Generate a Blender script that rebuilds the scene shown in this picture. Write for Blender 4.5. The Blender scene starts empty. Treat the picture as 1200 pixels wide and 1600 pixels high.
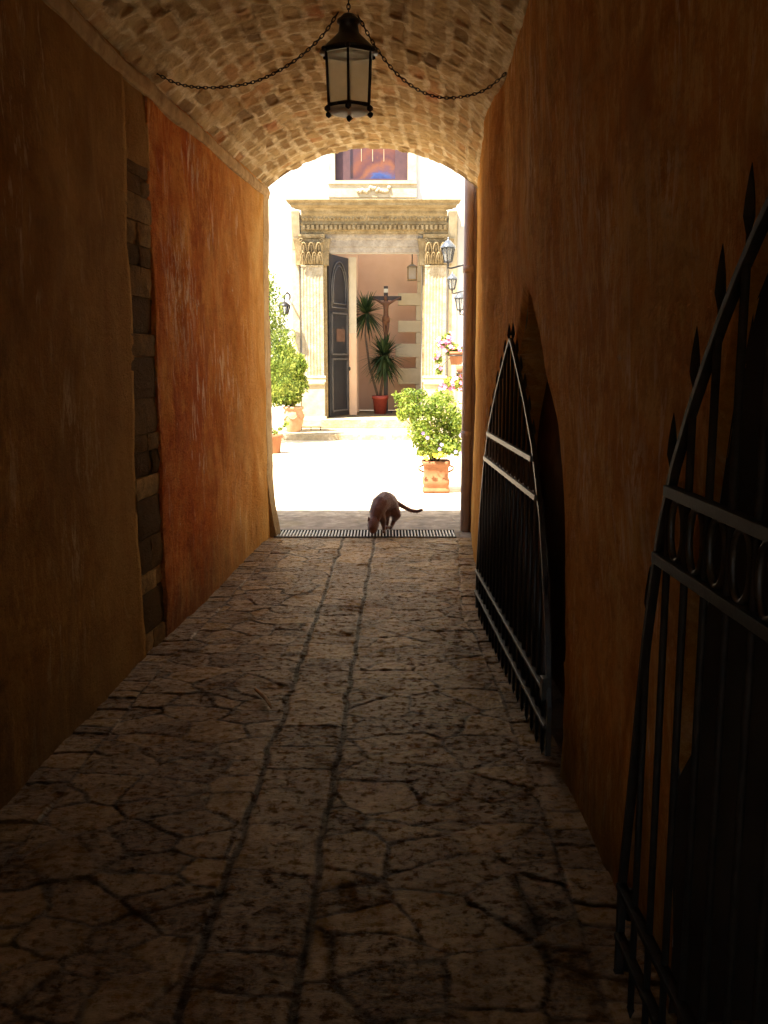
import bpy, bmesh, math, random
import numpy as np
from mathutils import Vector, Matrix, noise as mnoise
R = math.radians
random.seed(7); rng = np.random.default_rng(11)
SC = bpy.context.scene
COL = SC.collection

# ------------------------------------------------------------------ camera
F, PITCH, EYE = 1500.0, math.atan(240/1500), 1.6
cam = bpy.data.cameras.new('camera'); camo = bpy.data.objects.new('camera', cam); COL.objects.link(camo)
cam.sensor_fit = 'VERTICAL'; cam.sensor_height = 36; cam.lens = 36*F/1600
cam.clip_start = .02; cam.clip_end = 3000
camo.location = (0, 0, EYE); camo.rotation_euler = (math.pi/2-PITCH, 0, 0)
SC.camera = camo

# ------------------------------------------------------------------ world, sun, exposure
SUN_EL, SUN_PHI = 62, 52
w = bpy.data.worlds.new('World'); SC.world = w; w.use_nodes = True
nt = w.node_tree
sky = nt.nodes.new('ShaderNodeTexSky'); sky.sky_type = 'NISHITA'; sky.sun_disc = False
sky.sun_elevation = R(SUN_EL); sky.sun_rotation = R(180+SUN_PHI)
bg = nt.nodes['Background']; bg.inputs[1].default_value = .08
nt.links.new(sky.outputs[0], bg.inputs[0])
sl = bpy.data.lights.new('sun', 'SUN'); slo = bpy.data.objects.new('sun', sl); COL.objects.link(slo)
sl.energy = 5; sl.angle = R(.5); sl.color = (1, .89, .74)
tow = Vector((-math.sin(R(SUN_PHI))*math.cos(R(SUN_EL)), -math.cos(R(SUN_PHI))*math.cos(R(SUN_EL)), math.sin(R(SUN_EL))))
slo.rotation_euler = tow.to_track_quat('Z', 'Y').to_euler(); slo.location = (-5, -3, 12)
vs = SC.view_settings
vs.view_transform = 'Standard'; vs.look = 'None'; vs.gamma = 1; vs.use_curve_mapping = False
vs.exposure = 2.65
cy = SC.cycles
cy.max_bounces = 12; cy.diffuse_bounces = 8; cy.glossy_bounces = 4; cy.transparent_max_bounces = 8
cy.sample_clamp_indirect = 6; cy.use_denoising = True
cy.caustics_reflective = False; cy.caustics_refractive = False

# ------------------------------------------------------------------ helpers
def at(px, py, Y):
    dx = (px-600)/F; dz = -(py-800)/F
    dY = math.cos(PITCH)+dz*math.sin(PITCH); dZ = -math.sin(PITCH)+dz*math.cos(PITCH)
    t = Y/dY
    return Vector((dx*t, Y, EYE+dZ*t))

def new_obj(name, me, m=None, parent=None):
    o = bpy.data.objects.new(name, me); COL.objects.link(o)
    if m is not None:
        for mm in (m if isinstance(m, (list, tuple)) else [m]): me.materials.append(mm)
    if parent is not None: o.parent = parent
    return o

def tag(o, label=None, cat=None, group=None, kind=None):
    if label: o['label'] = label
    if cat: o['category'] = cat
    if group: o['group'] = group
    if kind: o['kind'] = kind
    return o

def empty(name, loc, label, cat, group=None, rz=0):
    o = bpy.data.objects.new(name, None); COL.objects.link(o)
    o.location = loc; o.rotation_euler = (0, 0, rz); o.empty_display_size = .1
    return tag(o, label, cat, group)

class MB:
    """mesh builder; coordinates are given in world space, 'org' is subtracted"""
    def __init__(s, org=(0, 0, 0)):
        s.v = []; s.f = []; s.mi = []; s.org = Vector(org); s.sm = []
    def add(s, vs_, fs, mi=0, smooth=False):
        b = len(s.v); s.v += [tuple(Vector(v)-s.org) for v in vs_]
        s.f += [tuple(i+b for i in f) for f in fs]; s.mi += [mi]*len(fs); s.sm += [smooth]*len(fs)
        return s
    def box(s, x0, x1, y0, y1, z0, z1, mi=0):
        vs_ = [(x, y, z) for z in (z0, z1) for y in (y0, y1) for x in (x0, x1)]
        return s.add(vs_, [(0, 2, 3, 1), (4, 5, 7, 6), (0, 1, 5, 4), (2, 6, 7, 3), (0, 4, 6, 2), (1, 3, 7, 5)], mi)
    def obox(s, p0, p1, wx, wy, up=(0, 0, 1), mi=0):
        p0 = Vector(p0); p1 = Vector(p1); d = (p1-p0).normalized(); u = Vector(up)
        if abs(d.dot(u)) > .95: u = Vector((1, 0, 0))
        a = d.cross(u).normalized(); b = a.cross(d)
        q = [p+a*sx*wx/2+b*sy*wy/2 for p in (p0, p1) for sx, sy in ((-1, -1), (1, -1), (1, 1), (-1, 1))]
        return s.add(q, [(0, 3, 2, 1), (4, 5, 6, 7), (0, 1, 5, 4), (1, 2, 6, 5), (2, 3, 7, 6), (3, 0, 4, 7)], mi)
    def tube(s, pts, r, seg=8, cap=True, mi=0):
        pts = [Vector(p) for p in pts]; n = len(pts)
        rr = r if isinstance(r, (list, tuple)) else [r]*n
        vs_ = []; pa = None
        for i, p in enumerate(pts):
            d = (pts[min(i+1, n-1)]-pts[max(i-1, 0)]).normalized()
            if pa is None:
                pa = d.cross(Vector((0, 0, 1)))
                if pa.length < .1: pa = d.cross(Vector((1, 0, 0)))
            a = (pa-d*pa.dot(d)).normalized(); pa = a; b = d.cross(a)
            vs_ += [p+(a*math.cos(2*math.pi*k/seg)+b*math.sin(2*math.pi*k/seg))*rr[i] for k in range(seg)]
        fs = [(i*seg+k, i*seg+(k+1) % seg, (i+1)*seg+(k+1) % seg, (i+1)*seg+k) for i in range(n-1) for k in range(seg)]
        if cap: fs += [tuple(range(seg))[::-1], tuple(range((n-1)*seg, n*seg))]
        return s.add(vs_, fs, mi, True)
    def lathe(s, c, prof, seg=24, mi=0, smooth=True, rot=0, sq=None):
        c = Vector(c); vs_ = []; n = len(prof)
        for r, z in prof:
            for k in range(seg):
                a = 2*math.pi*k/seg+rot
                if sq is None: vs_.append(c+Vector((r*math.cos(a), r*math.sin(a), z)))
                else:
                    ca, sa = math.cos(a), math.sin(a); e = (abs(ca)**sq+abs(sa)**sq)**(-1/sq)
                    vs_.append(c+Vector((r*e*ca, r*e*sa, z)))
        fs = [(i*seg+k, i*seg+(k+1) % seg, (i+1)*seg+(k+1) % seg, (i+1)*seg+k) for i in range(n-1) for k in range(seg)]
        fs += [tuple(range(seg))[::-1], tuple(range((n-1)*seg, n*seg))]
        return s.add(vs_, fs, mi, smooth)
    def profx(s, x0, x1, prof, ybase, mi=0, mitre=True):
        """profile list of (projection, z) extruded along x with mitred ends; faces -y"""
        n = len(prof); vs_ = []
        for p, z in prof:
            m = p if mitre else 0
            vs_ += [(x0-m, ybase-p, z), (x1+m, ybase-p, z), (x0-m, ybase+.05, z), (x1+m, ybase+.05, z)]
        fs = []
        for i in range(n-1):
            a = i*4; b = a+4
            fs += [(a, a+1, b+1, b), (a, b, b+2, a+2), (a+1, a+3, b+3, b+1)]
        fs += [(0, 2, 3, 1), ((n-1)*4, (n-1)*4+1, (n-1)*4+3, (n-1)*4+2)]
        return s.add(vs_, fs, mi)
    def build(s, name, m, parent=None, attrs=None, bevel=0):
        me = bpy.data.meshes.new(name); me.from_pydata(s.v, [], s.f)
        me.polygons.foreach_set('material_index', s.mi); me.polygons.foreach_set('use_smooth', s.sm)
        o = new_obj(name, me, m, parent)
        if bevel:
            md = o.modifiers.new('bevel', 'BEVEL'); md.width = bevel; md.segments = 2; md.limit_method = 'ANGLE'; md.angle_limit = R(40)
        me.update()
        return o

def vnoise(p, seed=0):
    """value noise in [-1,1], p (...,d) array, d=2 or 3"""
    p = np.asarray(p, float); ip = np.floor(p).astype(np.int64); fp = p-ip; fp = fp*fp*(3-2*fp)
    d = p.shape[-1]; out = 0
    for c in range(2**d):
        h = np.full(p.shape[:-1], seed*7919+13, np.int64); wgt = 1
        for k in range(d):
            b = (c >> k) & 1
            h = (h*1103515245+(ip[..., k]+b)*[374761393, 668265263, 2147483647][k]) & 0xffffffff
            h ^= h >> 13
            wgt = wgt*(fp[..., k] if b else 1-fp[..., k])
        h = (h*1274126177) & 0xffffffff; h ^= h >> 16
        out = out+wgt*((h & 0xffff)/32767.5-1)
    return out

def fbm(p, seed=0, o=4):
    p = np.asarray(p, float); a = 1; t = 0
    for i in range(o): t = t+a*vnoise(p*2**i, seed+i); a *= .5
    return t

def grid(name, P, m, parent=None, attrs=None, smooth=True, flip=False):
    nu, nv = P.shape[:2]
    me = bpy.data.meshes.new(name)
    i = np.arange((nu-1)*(nv-1)); a = (i//(nv-1))*nv+i % (nv-1)
    q = np.stack([a, a+nv, a+nv+1, a+1], 1)
    if flip: q = q[:, ::-1]
    me.vertices.add(nu*nv); me.vertices.foreach_set('co', P.reshape(-1).astype(np.float32))
    me.loops.add(q.size); me.polygons.add(len(q))
    me.loops.foreach_set('vertex_index', q.reshape(-1).astype(np.int32))
    me.polygons.foreach_set('loop_start', np.arange(0, q.size, 4, dtype=np.int32))
    me.polygons.foreach_set('use_smooth', np.full(len(q), smooth))
    me.update(calc_edges=True)
    for k, vv in (attrs or {}).items():
        at_ = me.attributes.new(k, 'FLOAT', 'POINT'); at_.data.foreach_set('value', vv.reshape(-1).astype(np.float32))
    me.validate()
    return new_obj(name, me, m, parent)

# ------------------------------------------------------------------ materials
class NT:
    def __init__(s, name):
        s.m = bpy.data.materials.new(name); s.m.use_nodes = True; s.t = s.m.node_tree
        s.b = s.t.nodes['Principled BSDF']
    def n(s, typ, **kw):
        n = s.t.nodes.new(typ)
        for k, v in kw.items():
            if k.startswith('i_'): n.inputs[k[2:].replace('_', ' ')].default_value = v
            else: setattr(n, k, v)
        return n
    def l(s, a, b): s.t.links.new(a, b)
    def pos(s, scale=(1, 1, 1), obj=False, off=(0, 0, 0)):
        src = s.n('ShaderNodeTexCoord').outputs['Object'] if obj else s.n('ShaderNodeNewGeometry').outputs['Position']
        mp = s.n('ShaderNodeMapping'); mp.inputs['Scale'].default_value = scale; mp.inputs['Location'].default_value = off
        s.l(src, mp.inputs['Vector']); return mp.outputs[0]
    def noise(s, vec, scale, detail=4, rough=.6, dist=0):
        n = s.n('ShaderNodeTexNoise'); n.inputs['Scale'].default_value = scale; n.inputs['Detail'].default_value = detail
        n.inputs['Roughness'].default_value = rough; n.inputs['Distortion'].default_value = dist
        s.l(vec, n.inputs['Vector']); return n.outputs['Fac']
    def ramp(s, fac, stops):
        r = s.n('ShaderNodeValToRGB'); e = r.color_ramp.elements
        while len(e) < len(stops): e.new(.5)
        for x, (p, c) in zip(e, stops):
            x.position = p; x.color = (*c, 1) if len(c) == 3 else c
        s.l(fac, r.inputs[0]); return r.outputs[0]
    def g(s, fac, a, b):       # grey map range, clamped
        r = s.n('ShaderNodeMapRange'); r.inputs[1].default_value = a; r.inputs[2].default_value = b
        s.l(fac, r.inputs[0]); return r.outputs[0]
    def mix(s, fac, a, b, typ='MIX'):
        m = s.n('ShaderNodeMix', data_type='RGBA', blend_type=typ)
        for sock, v in ((m.inputs[0], fac), (m.inputs[6], a), (m.inputs[7], b)):
            if isinstance(v, (int, float)): sock.default_value = v
            elif isinstance(v, tuple): sock.default_value = (*v, 1)
            else: s.l(v, sock)
        return m.outputs[2]
    def math(s, op, a, b=0):
        m = s.n('ShaderNodeMath', operation=op)
        for sock, v in ((m.inputs[0], a), (m.inputs[1], b)):
            if isinstance(v, (int, float)): sock.default_value = v
            else: s.l(v, sock)
        return m.outputs[0]
    def attr(s, name): return s.n('ShaderNodeAttribute', attribute_name=name).outputs['Fac']
    def bump(s, h, strength=.5, dist=.01):
        b = s.n('ShaderNodeBump'); b.inputs['Strength'].default_value = strength; b.inputs['Distance'].default_value = dist
        s.l(h, b.inputs['Height']); s.l(b.outputs[0], s.b.inputs['Normal']); return b
    def col(s, c):
        if isinstance(c, tuple): s.b.inputs['Base Color'].default_value = (*c, 1)
        else: s.l(c, s.b.inputs['Base Color'])
    def rough(s, r, metal=0, spec=None):
        if isinstance(r, (int, float)): s.b.inputs['Roughness'].default_value = r
        else: s.l(r, s.b.inputs['Roughness'])
        s.b.inputs['Metallic'].default_value = metal
        if spec is not None: s.b.inputs['Specular IOR Level'].default_value = spec

def simple(name, c1, c2, rough=.8, scale=12, bump=.3, dist=.005, metal=0, obj=True, spec=None, detail=5):
    t = NT(name); v = t.pos(obj=obj); n = t.noise(v, scale, detail)
    t.col(t.ramp(n, [(.3, c1), (.7, c2)])); t.rough(rough, metal, spec)
    t.bump(t.noise(v, scale*4, 5), bump, dist)
    return t.m

def onwall(px, py, X):
    v = at(px, py, 1.0); k = X/v.x; return (X, k, EYE+(v.z-EYE)*k)
def plaster(name, dark, mid, light, scuff, scuffpts=(), streak=9, stain=(.10, .06, .03), edge=None):
    t = NT(name)
    v1 = t.pos((1, 1.2, .75)); v2 = t.pos((1, 1, 1)); v3 = t.pos((2, 20, 1.1))
    n1 = t.noise(v1, 1.5, 8, .66, .8); n2 = t.noise(v2, 1.1, 6, .62, .6)
    gr = t.noise(t.pos((1, .5, 1)), 13, 9, .8)                      # trowel grain
    st = t.noise(t.pos((3, 15, 5)), 1.2, 9, .85)                     # short fine brush runs
    st2 = t.noise(t.pos((3, 9, 2.4), off=(2, 9, 3)), 1.0, 8, .78)
    n3 = t.noise(v3, 1.5, 6, .7); n4 = t.noise(t.pos((1, 1, .7), off=(7, 2, 5)), 1.9, 5, .65, .6)
    c = t.ramp(n1, [(.33, dark), (.5, mid), (.64, light)])
    c = t.mix(t.g(n2, .42, .60), c, t.ramp(gr, [(.35, dark), (.55, mid), (.72, light)]))
    c = t.mix(t.math('MULTIPLY', t.g(gr, .52, .64), .6), c, dark)
    c = t.mix(t.math('MULTIPLY', t.math('MULTIPLY', t.g(st, .49, .57), t.g(n4, .40, .56)), .85), c, light)
    c = t.mix(t.math('MULTIPLY', t.g(t.noise(t.pos((1, .8, 1.2), off=(4, 4, 9)), 5.5, 9, .8), .53, .60), .5), c, dark)
    c = t.mix(t.math('MULTIPLY', t.math('MULTIPLY', t.g(st2, .45, .37), t.g(n4, .52, .62)), .8), c, scuff)
    blot = t.noise(t.pos((1, 1.6, .8), off=(3, 1, 2)), 2.6, 6, .7, .6)
    c = t.mix(t.math('MULTIPLY', t.g(blot, .52, .64), .7), c, dark)
    # pale scrapes in the limewash
    sc_ = t.noise(t.pos((1, 11, 2.6), off=(0, 4, 1)), 1.5, 5, .7, .2)
    region = t.noise(v2, 1.7, 2)
    s_ = t.math('MULTIPLY', t.g(sc_, .54, .62), t.g(region, .52, .62))
    c = t.mix(t.math('MULTIPLY', s_, .8), c, scuff)
    for (p, rad) in scuffpts:
        d = t.n('ShaderNodeVectorMath', operation='DISTANCE'); t.l(t.pos((1, 1, .8)), d.inputs[0])
        d.inputs[1].default_value = (p[0], p[1], p[2]*.8)
        k = t.g(d.outputs['Value'], rad, rad*.3)
        nn = t.noise(t.pos((1, 9, 2.6)), 2.6, 7, .75, .7)
        c = t.mix(t.math('MULTIPLY', t.math('MULTIPLY', k, t.g(nn, .50, .57)), .85), c, scuff)
    ch_ = t.g(t.noise(t.pos((1, .7, 1), off=(5, 5, 1)), 4.2, 9, .72, .3), .665, .685)
    c = t.mix(t.math('MULTIPLY', ch_, .75), c, t.ramp(gr, [(.4, tuple(.5*q for q in scuff)), (.6, scuff)]))
    big = t.noise(t.pos((1, .8, .9), off=(1, 8, 4)), .9, 7, .68, 1.2)
    c = t.mix(t.math('MULTIPLY', t.g(big, .52, .62), .45), c, t.ramp(gr, [(.4, tuple(.45*q for q in mid)), (.62, light)]))
    # stain near the floor
    sep = t.n('ShaderNodeSeparateXYZ'); t.l(t.pos(), sep.inputs[0])
    hz = t.math('ADD', sep.outputs[2], t.math('MULTIPLY', t.noise(t.pos((1, 5, 1)), 1.5, 4), -.7))
    c = t.mix(t.math('MULTIPLY', t.g(hz, .15, -.3), .7), c, stain)
    if edge:   # (y0,y1,colour) yellower towards the courtyard end
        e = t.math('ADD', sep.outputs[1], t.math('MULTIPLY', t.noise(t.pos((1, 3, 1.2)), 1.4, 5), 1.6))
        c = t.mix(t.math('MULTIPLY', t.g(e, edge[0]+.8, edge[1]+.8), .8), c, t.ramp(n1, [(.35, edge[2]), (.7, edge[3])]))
    t.col(c); t.rough(.95, spec=.02)
    h = t.math('ADD', t.math('MULTIPLY', gr, 1.2), t.math('ADD', t.noise(v2, 45, 6, .7), t.math('MULTIPLY', blot, 2)))
    t.bump(h, 1.0, .018)
    return t.m

pO = at(292, 455, 6.0)
M = {}
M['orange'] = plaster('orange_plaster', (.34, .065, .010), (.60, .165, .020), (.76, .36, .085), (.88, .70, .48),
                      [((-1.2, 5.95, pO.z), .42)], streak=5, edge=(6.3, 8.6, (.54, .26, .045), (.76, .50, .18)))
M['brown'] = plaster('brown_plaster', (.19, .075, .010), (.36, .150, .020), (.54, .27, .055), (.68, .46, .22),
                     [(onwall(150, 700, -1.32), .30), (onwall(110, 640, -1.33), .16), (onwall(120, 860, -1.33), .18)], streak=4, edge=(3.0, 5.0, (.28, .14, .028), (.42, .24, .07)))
M['ochre'] = plaster('ochre_plaster', (.46, .165, .022), (.74, .32, .055), (.86, .52, .16), (.90, .66, .38),
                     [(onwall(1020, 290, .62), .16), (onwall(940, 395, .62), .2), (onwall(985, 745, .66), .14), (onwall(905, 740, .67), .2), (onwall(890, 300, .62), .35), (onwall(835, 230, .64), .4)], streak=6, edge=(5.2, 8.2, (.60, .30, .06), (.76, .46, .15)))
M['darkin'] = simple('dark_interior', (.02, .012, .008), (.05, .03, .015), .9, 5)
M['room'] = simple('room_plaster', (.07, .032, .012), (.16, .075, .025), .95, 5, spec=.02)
M['cornerr'] = plaster('corner_render', (.42, .26, .11), (.56, .38, .18), (.68, .52, .30), (.7, .56, .36), streak=3)
def quoin_mat():
    t = NT('quoin_stone'); v = t.pos()
    tint = t.attr('tint'); n = t.noise(v, 14, 6, .7)
    c = t.ramp(tint, [(0, (.10, .058, .02)), (.35, (.22, .125, .04)), (1, (.46, .29, .11))])
    c = t.mix(t.math('MULTIPLY', t.g(n, .42, .62), .6), c, (.12, .075, .03)); t.col(c); t.rough(.95, spec=.02)
    t.bump(t.noise(v, 22, 8, .78), 1.0, .03); return t.m
M['quoin'] = quoin_mat()
M['ledge'] = simple('ledge_stone', (.28, .17, .07), (.55, .38, .18), .95, 9, .7, .01, obj=False, spec=.05)
def vault_mat():
    t = NT('vault_masonry'); v = t.pos(); tint = t.attr('tint'); mo = t.attr('mortar')
    n = t.noise(v, 18, 6, .72); nb = t.noise(v, 3.0, 5, .65)
    blk = t.ramp(tint, [(0, (.20, .12, .045)), (.06, (.24, .145, .05)), (.3, (.38, .25, .10)), (.8, (.56, .40, .18)), (.96, (.50, .27, .10)), (1, (.46, .17, .06))])
    blk = t.mix(t.math('MULTIPLY', t.g(n, .45, .72), .4), blk, (.26, .16, .07))
    mor = t.ramp(n, [(.3, (.62, .49, .27)), (.7, (.88, .77, .52))])
    c = t.mix(t.math('MULTIPLY', mo, t.g(t.noise(v, 5, 6, .7), .38, .58)), blk, mor)
    sm = t.math('MULTIPLY', t.g(nb, .46, .62), .5)
    c = t.mix(sm, c, (.60, .45, .22))
    c = t.mix(t.math('MULTIPLY', t.g(t.noise(v, 26, 6, .75), .54, .68), .45), c, (.20, .12, .05))
    t.col(c); t.rough(.95, spec=.08)
    t.bump(t.math('ADD', t.noise(v, 45, 6, .75), n), .7, .012); return t.m
M['vault'] = vault_mat()
def floor_mat():
    t = NT('flagstone'); v = t.pos(); tint = t.attr('tint'); j = t.attr('joint')
    n = t.noise(t.pos((.8, 1.5, 1)), 30, 8, .78); nb = t.noise(v, 2.2, 5, .6)
    c = t.ramp(tint, [(0, (.055, .026, .008)), (.5, (.135, .072, .019)), (1, (.32, .19, .052))])
    c = t.mix(t.g(n, .38, .72), c, (.34, .19, .068))
    c = t.mix(t.math('MULTIPLY', t.g(nb, .5, .7), .6), c, (.10, .05, .026))
    c = t.mix(t.math('MULTIPLY', t.g(t.noise(t.pos((1, .6, 1)), 40, 8, .82), .48, .58), t.math('MULTIPLY', t.g(t.noise(v, 4.5, 5, .7), .40, .60), .6)), c, (.05, .022, .008))
    c = t.mix(j, c, t.ramp(n, [(.3, (.022, .012, .006)), (.7, (.05, .028, .013))]))
    t.col(c); mo_ = t.noise(v, 26, 8, .8); pat_ = t.math('MULTIPLY', t.g(t.noise(v, 3.2, 6, .7), .34, .56), t.g(tint, -.9, .7))
    wet = t.math('MULTIPLY', t.math('MULTIPLY', t.g(mo_, .44, .60), pat_), t.math('SUBTRACT', 1, j))
    t.l(t.math('MULTIPLY', wet, 1.6), t.b.inputs['Specular IOR Level']); t.rough(.38); t.b.inputs['Specular Tint'].default_value = (1, .64, .34, 1)
    t.bump(t.math('ADD', n, t.math('MULTIPLY', t.noise(t.pos((.6, 1.6, 1)), 90, 6, .75), .6)), 1.0, .014)
    return t.m
M['floor'] = floor_mat()
def court_mat():
    t = NT('courtyard_paving'); v = t.pos()
    n = t.noise(v, 7, 7, .7); nb = t.noise(v, 1.3, 4)
    c = t.ramp(n, [(.3, (.40, .34, .25)), (.7, (.66, .57, .44))])
    vo = t.n('ShaderNodeTexVoronoi', feature='DISTANCE_TO_EDGE'); vo.inputs['Scale'].default_value = 1.7
    dv = t.n('ShaderNodeVectorMath', operation='ADD'); t.l(v, dv.inputs[0])
    nc = t.n('ShaderNodeTexNoise'); nc.inputs['Scale'].default_value = 4; t.l(v, nc.inputs[0])
    sc_ = t.n('ShaderNodeVectorMath', operation='SCALE'); sc_.inputs['Scale'].default_value = .25; t.l(nc.outputs['Color'], sc_.inputs[0]); t.l(sc_.outputs[0], dv.inputs[1])
    t.l(dv.outputs[0], vo.inputs['Vector'])
    j = t.g(vo.outputs['Distance'], .018, .004)
    c = t.mix(t.math('MULTIPLY', j, .5), c, (.28, .23, .17))
    # rough grey paving near the passage; the building's shade strip is painted darker
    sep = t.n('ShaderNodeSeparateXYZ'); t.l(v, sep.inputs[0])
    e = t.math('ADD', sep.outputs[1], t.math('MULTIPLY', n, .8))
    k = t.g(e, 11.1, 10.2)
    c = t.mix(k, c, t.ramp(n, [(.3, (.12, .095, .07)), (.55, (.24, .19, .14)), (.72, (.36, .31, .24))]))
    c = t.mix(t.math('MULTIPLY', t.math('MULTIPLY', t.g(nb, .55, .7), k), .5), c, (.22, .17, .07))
    t.col(c); t.rough(.9, spec=.3); t.bump(t.math('SUBTRACT', n, t.math('MULTIPLY', j, 1.0)), .5, .015); return t.m
M['court'] = court_mat()
M['iron'] = simple('black_iron', (.006, .006, .007), (.015, .013, .012), .38, 40, .3, .002, metal=.0, spec=.5)
M['ironworn'] = simple('worn_iron', (.012, .009, .006), (.05, .034, .018), .45, 25, .6, .003, metal=0, spec=.5)
M['matteiron'] = simple('matte_iron', (.012, .009, .007), (.03, .022, .015), .6, 25, .4, .003, spec=.12)
M['rust'] = simple('rusty_chain', (.012, .008, .006), (.04, .022, .012), .7, 60, .3, .002)
M['white'] = simple('white_plaster', (.56, .54, .49), (.66, .64, .58), .9, 3, .3, .01)
M['cream'] = simple('cream_stone', (.36, .29, .17), (.50, .43, .29), .9, 6, .6, .01)
def stone_mat(name, a, b, c_, d):
    t = NT(name); v = t.pos(); n = t.noise(v, 5, 7, .7); n2 = t.noise(v, 22, 6, .7)
    c = t.ramp(n, [(.3, a), (.5, b), (.7, c_)])
    c = t.mix(t.math('MULTIPLY', t.g(n2, .5, .72), .7), c, d)
    t.col(c); t.rough(.92, spec=.2); t.bump(t.math('ADD', n2, t.noise(v, 60, 4)), .8, .02); return t.m
M['stone'] = stone_mat('portal_stone', (.165, .115, .056), (.27, .20, .10), (.37, .29, .165), (.12, .088, .05))
M['stonegrey'] = stone_mat('lintel_stone', (.22, .175, .125), (.31, .26, .19), (.40, .345, .26), (.18, .145, .105))
M['shaft'] = stone_mat('shaft_stone', (.28, .215, .12), (.38, .315, .205), (.50, .44, .33), (.22, .165, .095))
M['salmon'] = simple('salmon_plaster', (.76, .50, .31), (.83, .57, .38), .9, 2.5, .2, .005)
M['palegreen'] = simple('pale_green_quoin', (.56, .46, .28), (.63, .53, .34), .85, 6, .3, .005)
M['creamdoor'] = simple('cream_panel', (.60, .52, .36), (.68, .60, .44), .7, 6, .2, .003)
M['doorwood'] = simple('dark_door_wood', (.014, .015, .018), (.03, .030, .033), .45, 9, .3, .004)
M['doormould'] = simple('door_moulding', (.07, .065, .06), (.12, .11, .10), .5, 9, .2, .003)
M['doorpaper'] = simple('door_plate', (.10, .05, .03), (.15, .08, .05), .6, 12, .2, .003)
M['shutter'] = simple('purple_brown_wood', (.040, .014, .016), (.07, .026, .026), .6, 8, .2, .004)
M['terra'] = simple('terracotta', (.18, .07, .028), (.27, .115, .048), .85, 9, .4, .006)
M['terrapale'] = simple('pale_terracotta', (.38, .21, .11), (.48, .30, .18), .9, 9, .4, .006)
M['redpot'] = simple('red_pot', (.34, .05, .03), (.44, .08, .045), .6, 12, .1, .002)
M['soil'] = simple('soil', (.03, .02, .012), (.06, .04, .025), 1, 40, .8, .01)
M['pipe'] = simple('mauve_brown_pipe', (.36, .25, .21), (.46, .34, .29), .55, 5, .25, .003)
M['bark'] = simple('bark', (.08, .05, .03), (.16, .11, .07), .95, 30, .6, .006)
M['bark2'] = simple('pale_wood', (.40, .24, .11), (.55, .36, .18), .8, 30, .4, .003)
M['crosswood'] = simple('dark_cross_wood', (.02, .011, .008), (.045, .025, .018), .5, 20, .3, .003)
M['flesh'] = simple('painted_figure', (.13, .055, .024), (.20, .085, .038), .6, 20, .2, .003)
M['scroll'] = simple('white_scroll', (.6, .58, .5), (.7, .68, .6), .7, 20, .1, .002)
M['grate'] = simple('galvanised_grate', (.34, .32, .29), (.50, .48, .44), .5, 30, .2, .002, metal=.2)
M['roofl'] = simple('lantern_roof', (.03, .04, .05), (.06, .07, .09), .28, 20, .1, .002, spec=.9)
def cat_mat():
    t = NT('cat_fur'); v = t.pos(obj=True); n = t.noise(v, 26, 4); n2 = t.noise(t.pos((1, 1, .3), obj=True), 260, 3)
    c = t.ramp(n, [(.3, (.12, .042, .020)), (.7, (.23, .088, .045))]); t.col(t.mix(t.math('MULTIPLY', n2, .5), c, (.035, .016, .010)))
    t.rough(.75); t.b.inputs['Sheen Weight'].default_value = .5
    t.bump(n2, .8, .004); return t.m
M['cat'] = cat_mat()
def leaf_mat(name, a, b, c_, tr=.5):
    t = NT(name); k = t.attr('tint'); c = t.ramp(k, [(0, a), (.5, b), (1, c_)])
    t.col(c); t.rough(.5, spec=.4)
    tl = t.n('ShaderNodeBsdfTranslucent'); t.l(c, tl.inputs[0])
    mx = t.n('ShaderNodeMixShader'); mx.inputs[0].default_value = tr
    out = t.t.nodes['Material Output']; t.l(t.b.outputs[0], mx.inputs[1]); t.l(tl.outputs[0], mx.inputs[2]); t.l(mx.outputs[0], out.inputs[0])
    return t.m
M['leaf'] = leaf_mat('bush_leaf', (.08, .13, .02), (.22, .31, .04), (.48, .52, .10), .6)
M['leafd'] = leaf_mat('shrub_leaf', (.07, .12, .02), (.22, .30, .04), (.52, .55, .11), .6)
M['conifer'] = leaf_mat('conifer_leaf', (.07, .12, .025), (.20, .28, .045), (.46, .50, .11), .6)
M['blade'] = leaf_mat('yucca_blade', (.012, .030, .010), (.035, .065, .018), (.13, .16, .05), .25)
def petal(name, c1, c2):
    t = NT(name); t.col(t.ramp(t.noise(t.pos(obj=True), 60, 2), [(.35, c1), (.65, c2)])); t.rough(.6); return t.m
M['yellow'] = petal('yellow_petal', (.75, .50, .02), (.85, .65, .05))
M['purple'] = petal('purple_petal', (.25, .16, .45), (.45, .34, .62))
M['pink'] = petal('pink_petal', (.62, .14, .32), (.75, .32, .5))
def glass_frost():
    t = NT('frosted_pane'); v = t.pos(obj=True)
    c = t.ramp(t.noise(v, 9, 5), [(.3, (.74, .70, .56)), (.7, (.88, .86, .74))]); t.col(c); t.rough(.35, spec=.5)
    tl = t.n('ShaderNodeBsdfTranslucent'); t.l(c, tl.inputs[0])
    mx = t.n('ShaderNodeMixShader'); mx.inputs[0].default_value = .6; t.l(t.b.outputs[0], mx.inputs[1]); t.l(tl.outputs[0], mx.inputs[2])
    tr_ = t.n('ShaderNodeBsdfTransparent'); tr_.inputs[0].default_value = (1, .98, .9, 1)
    m2 = t.n('ShaderNodeMixShader'); m2.inputs[0].default_value = .45; t.l(mx.outputs[0], m2.inputs[1]); t.l(tr_.outputs[0], m2.inputs[2])
    t.l(m2.outputs[0], t.t.nodes['Material Output'].inputs[0])
    return t.m
M['frost'] = glass_frost()
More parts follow.
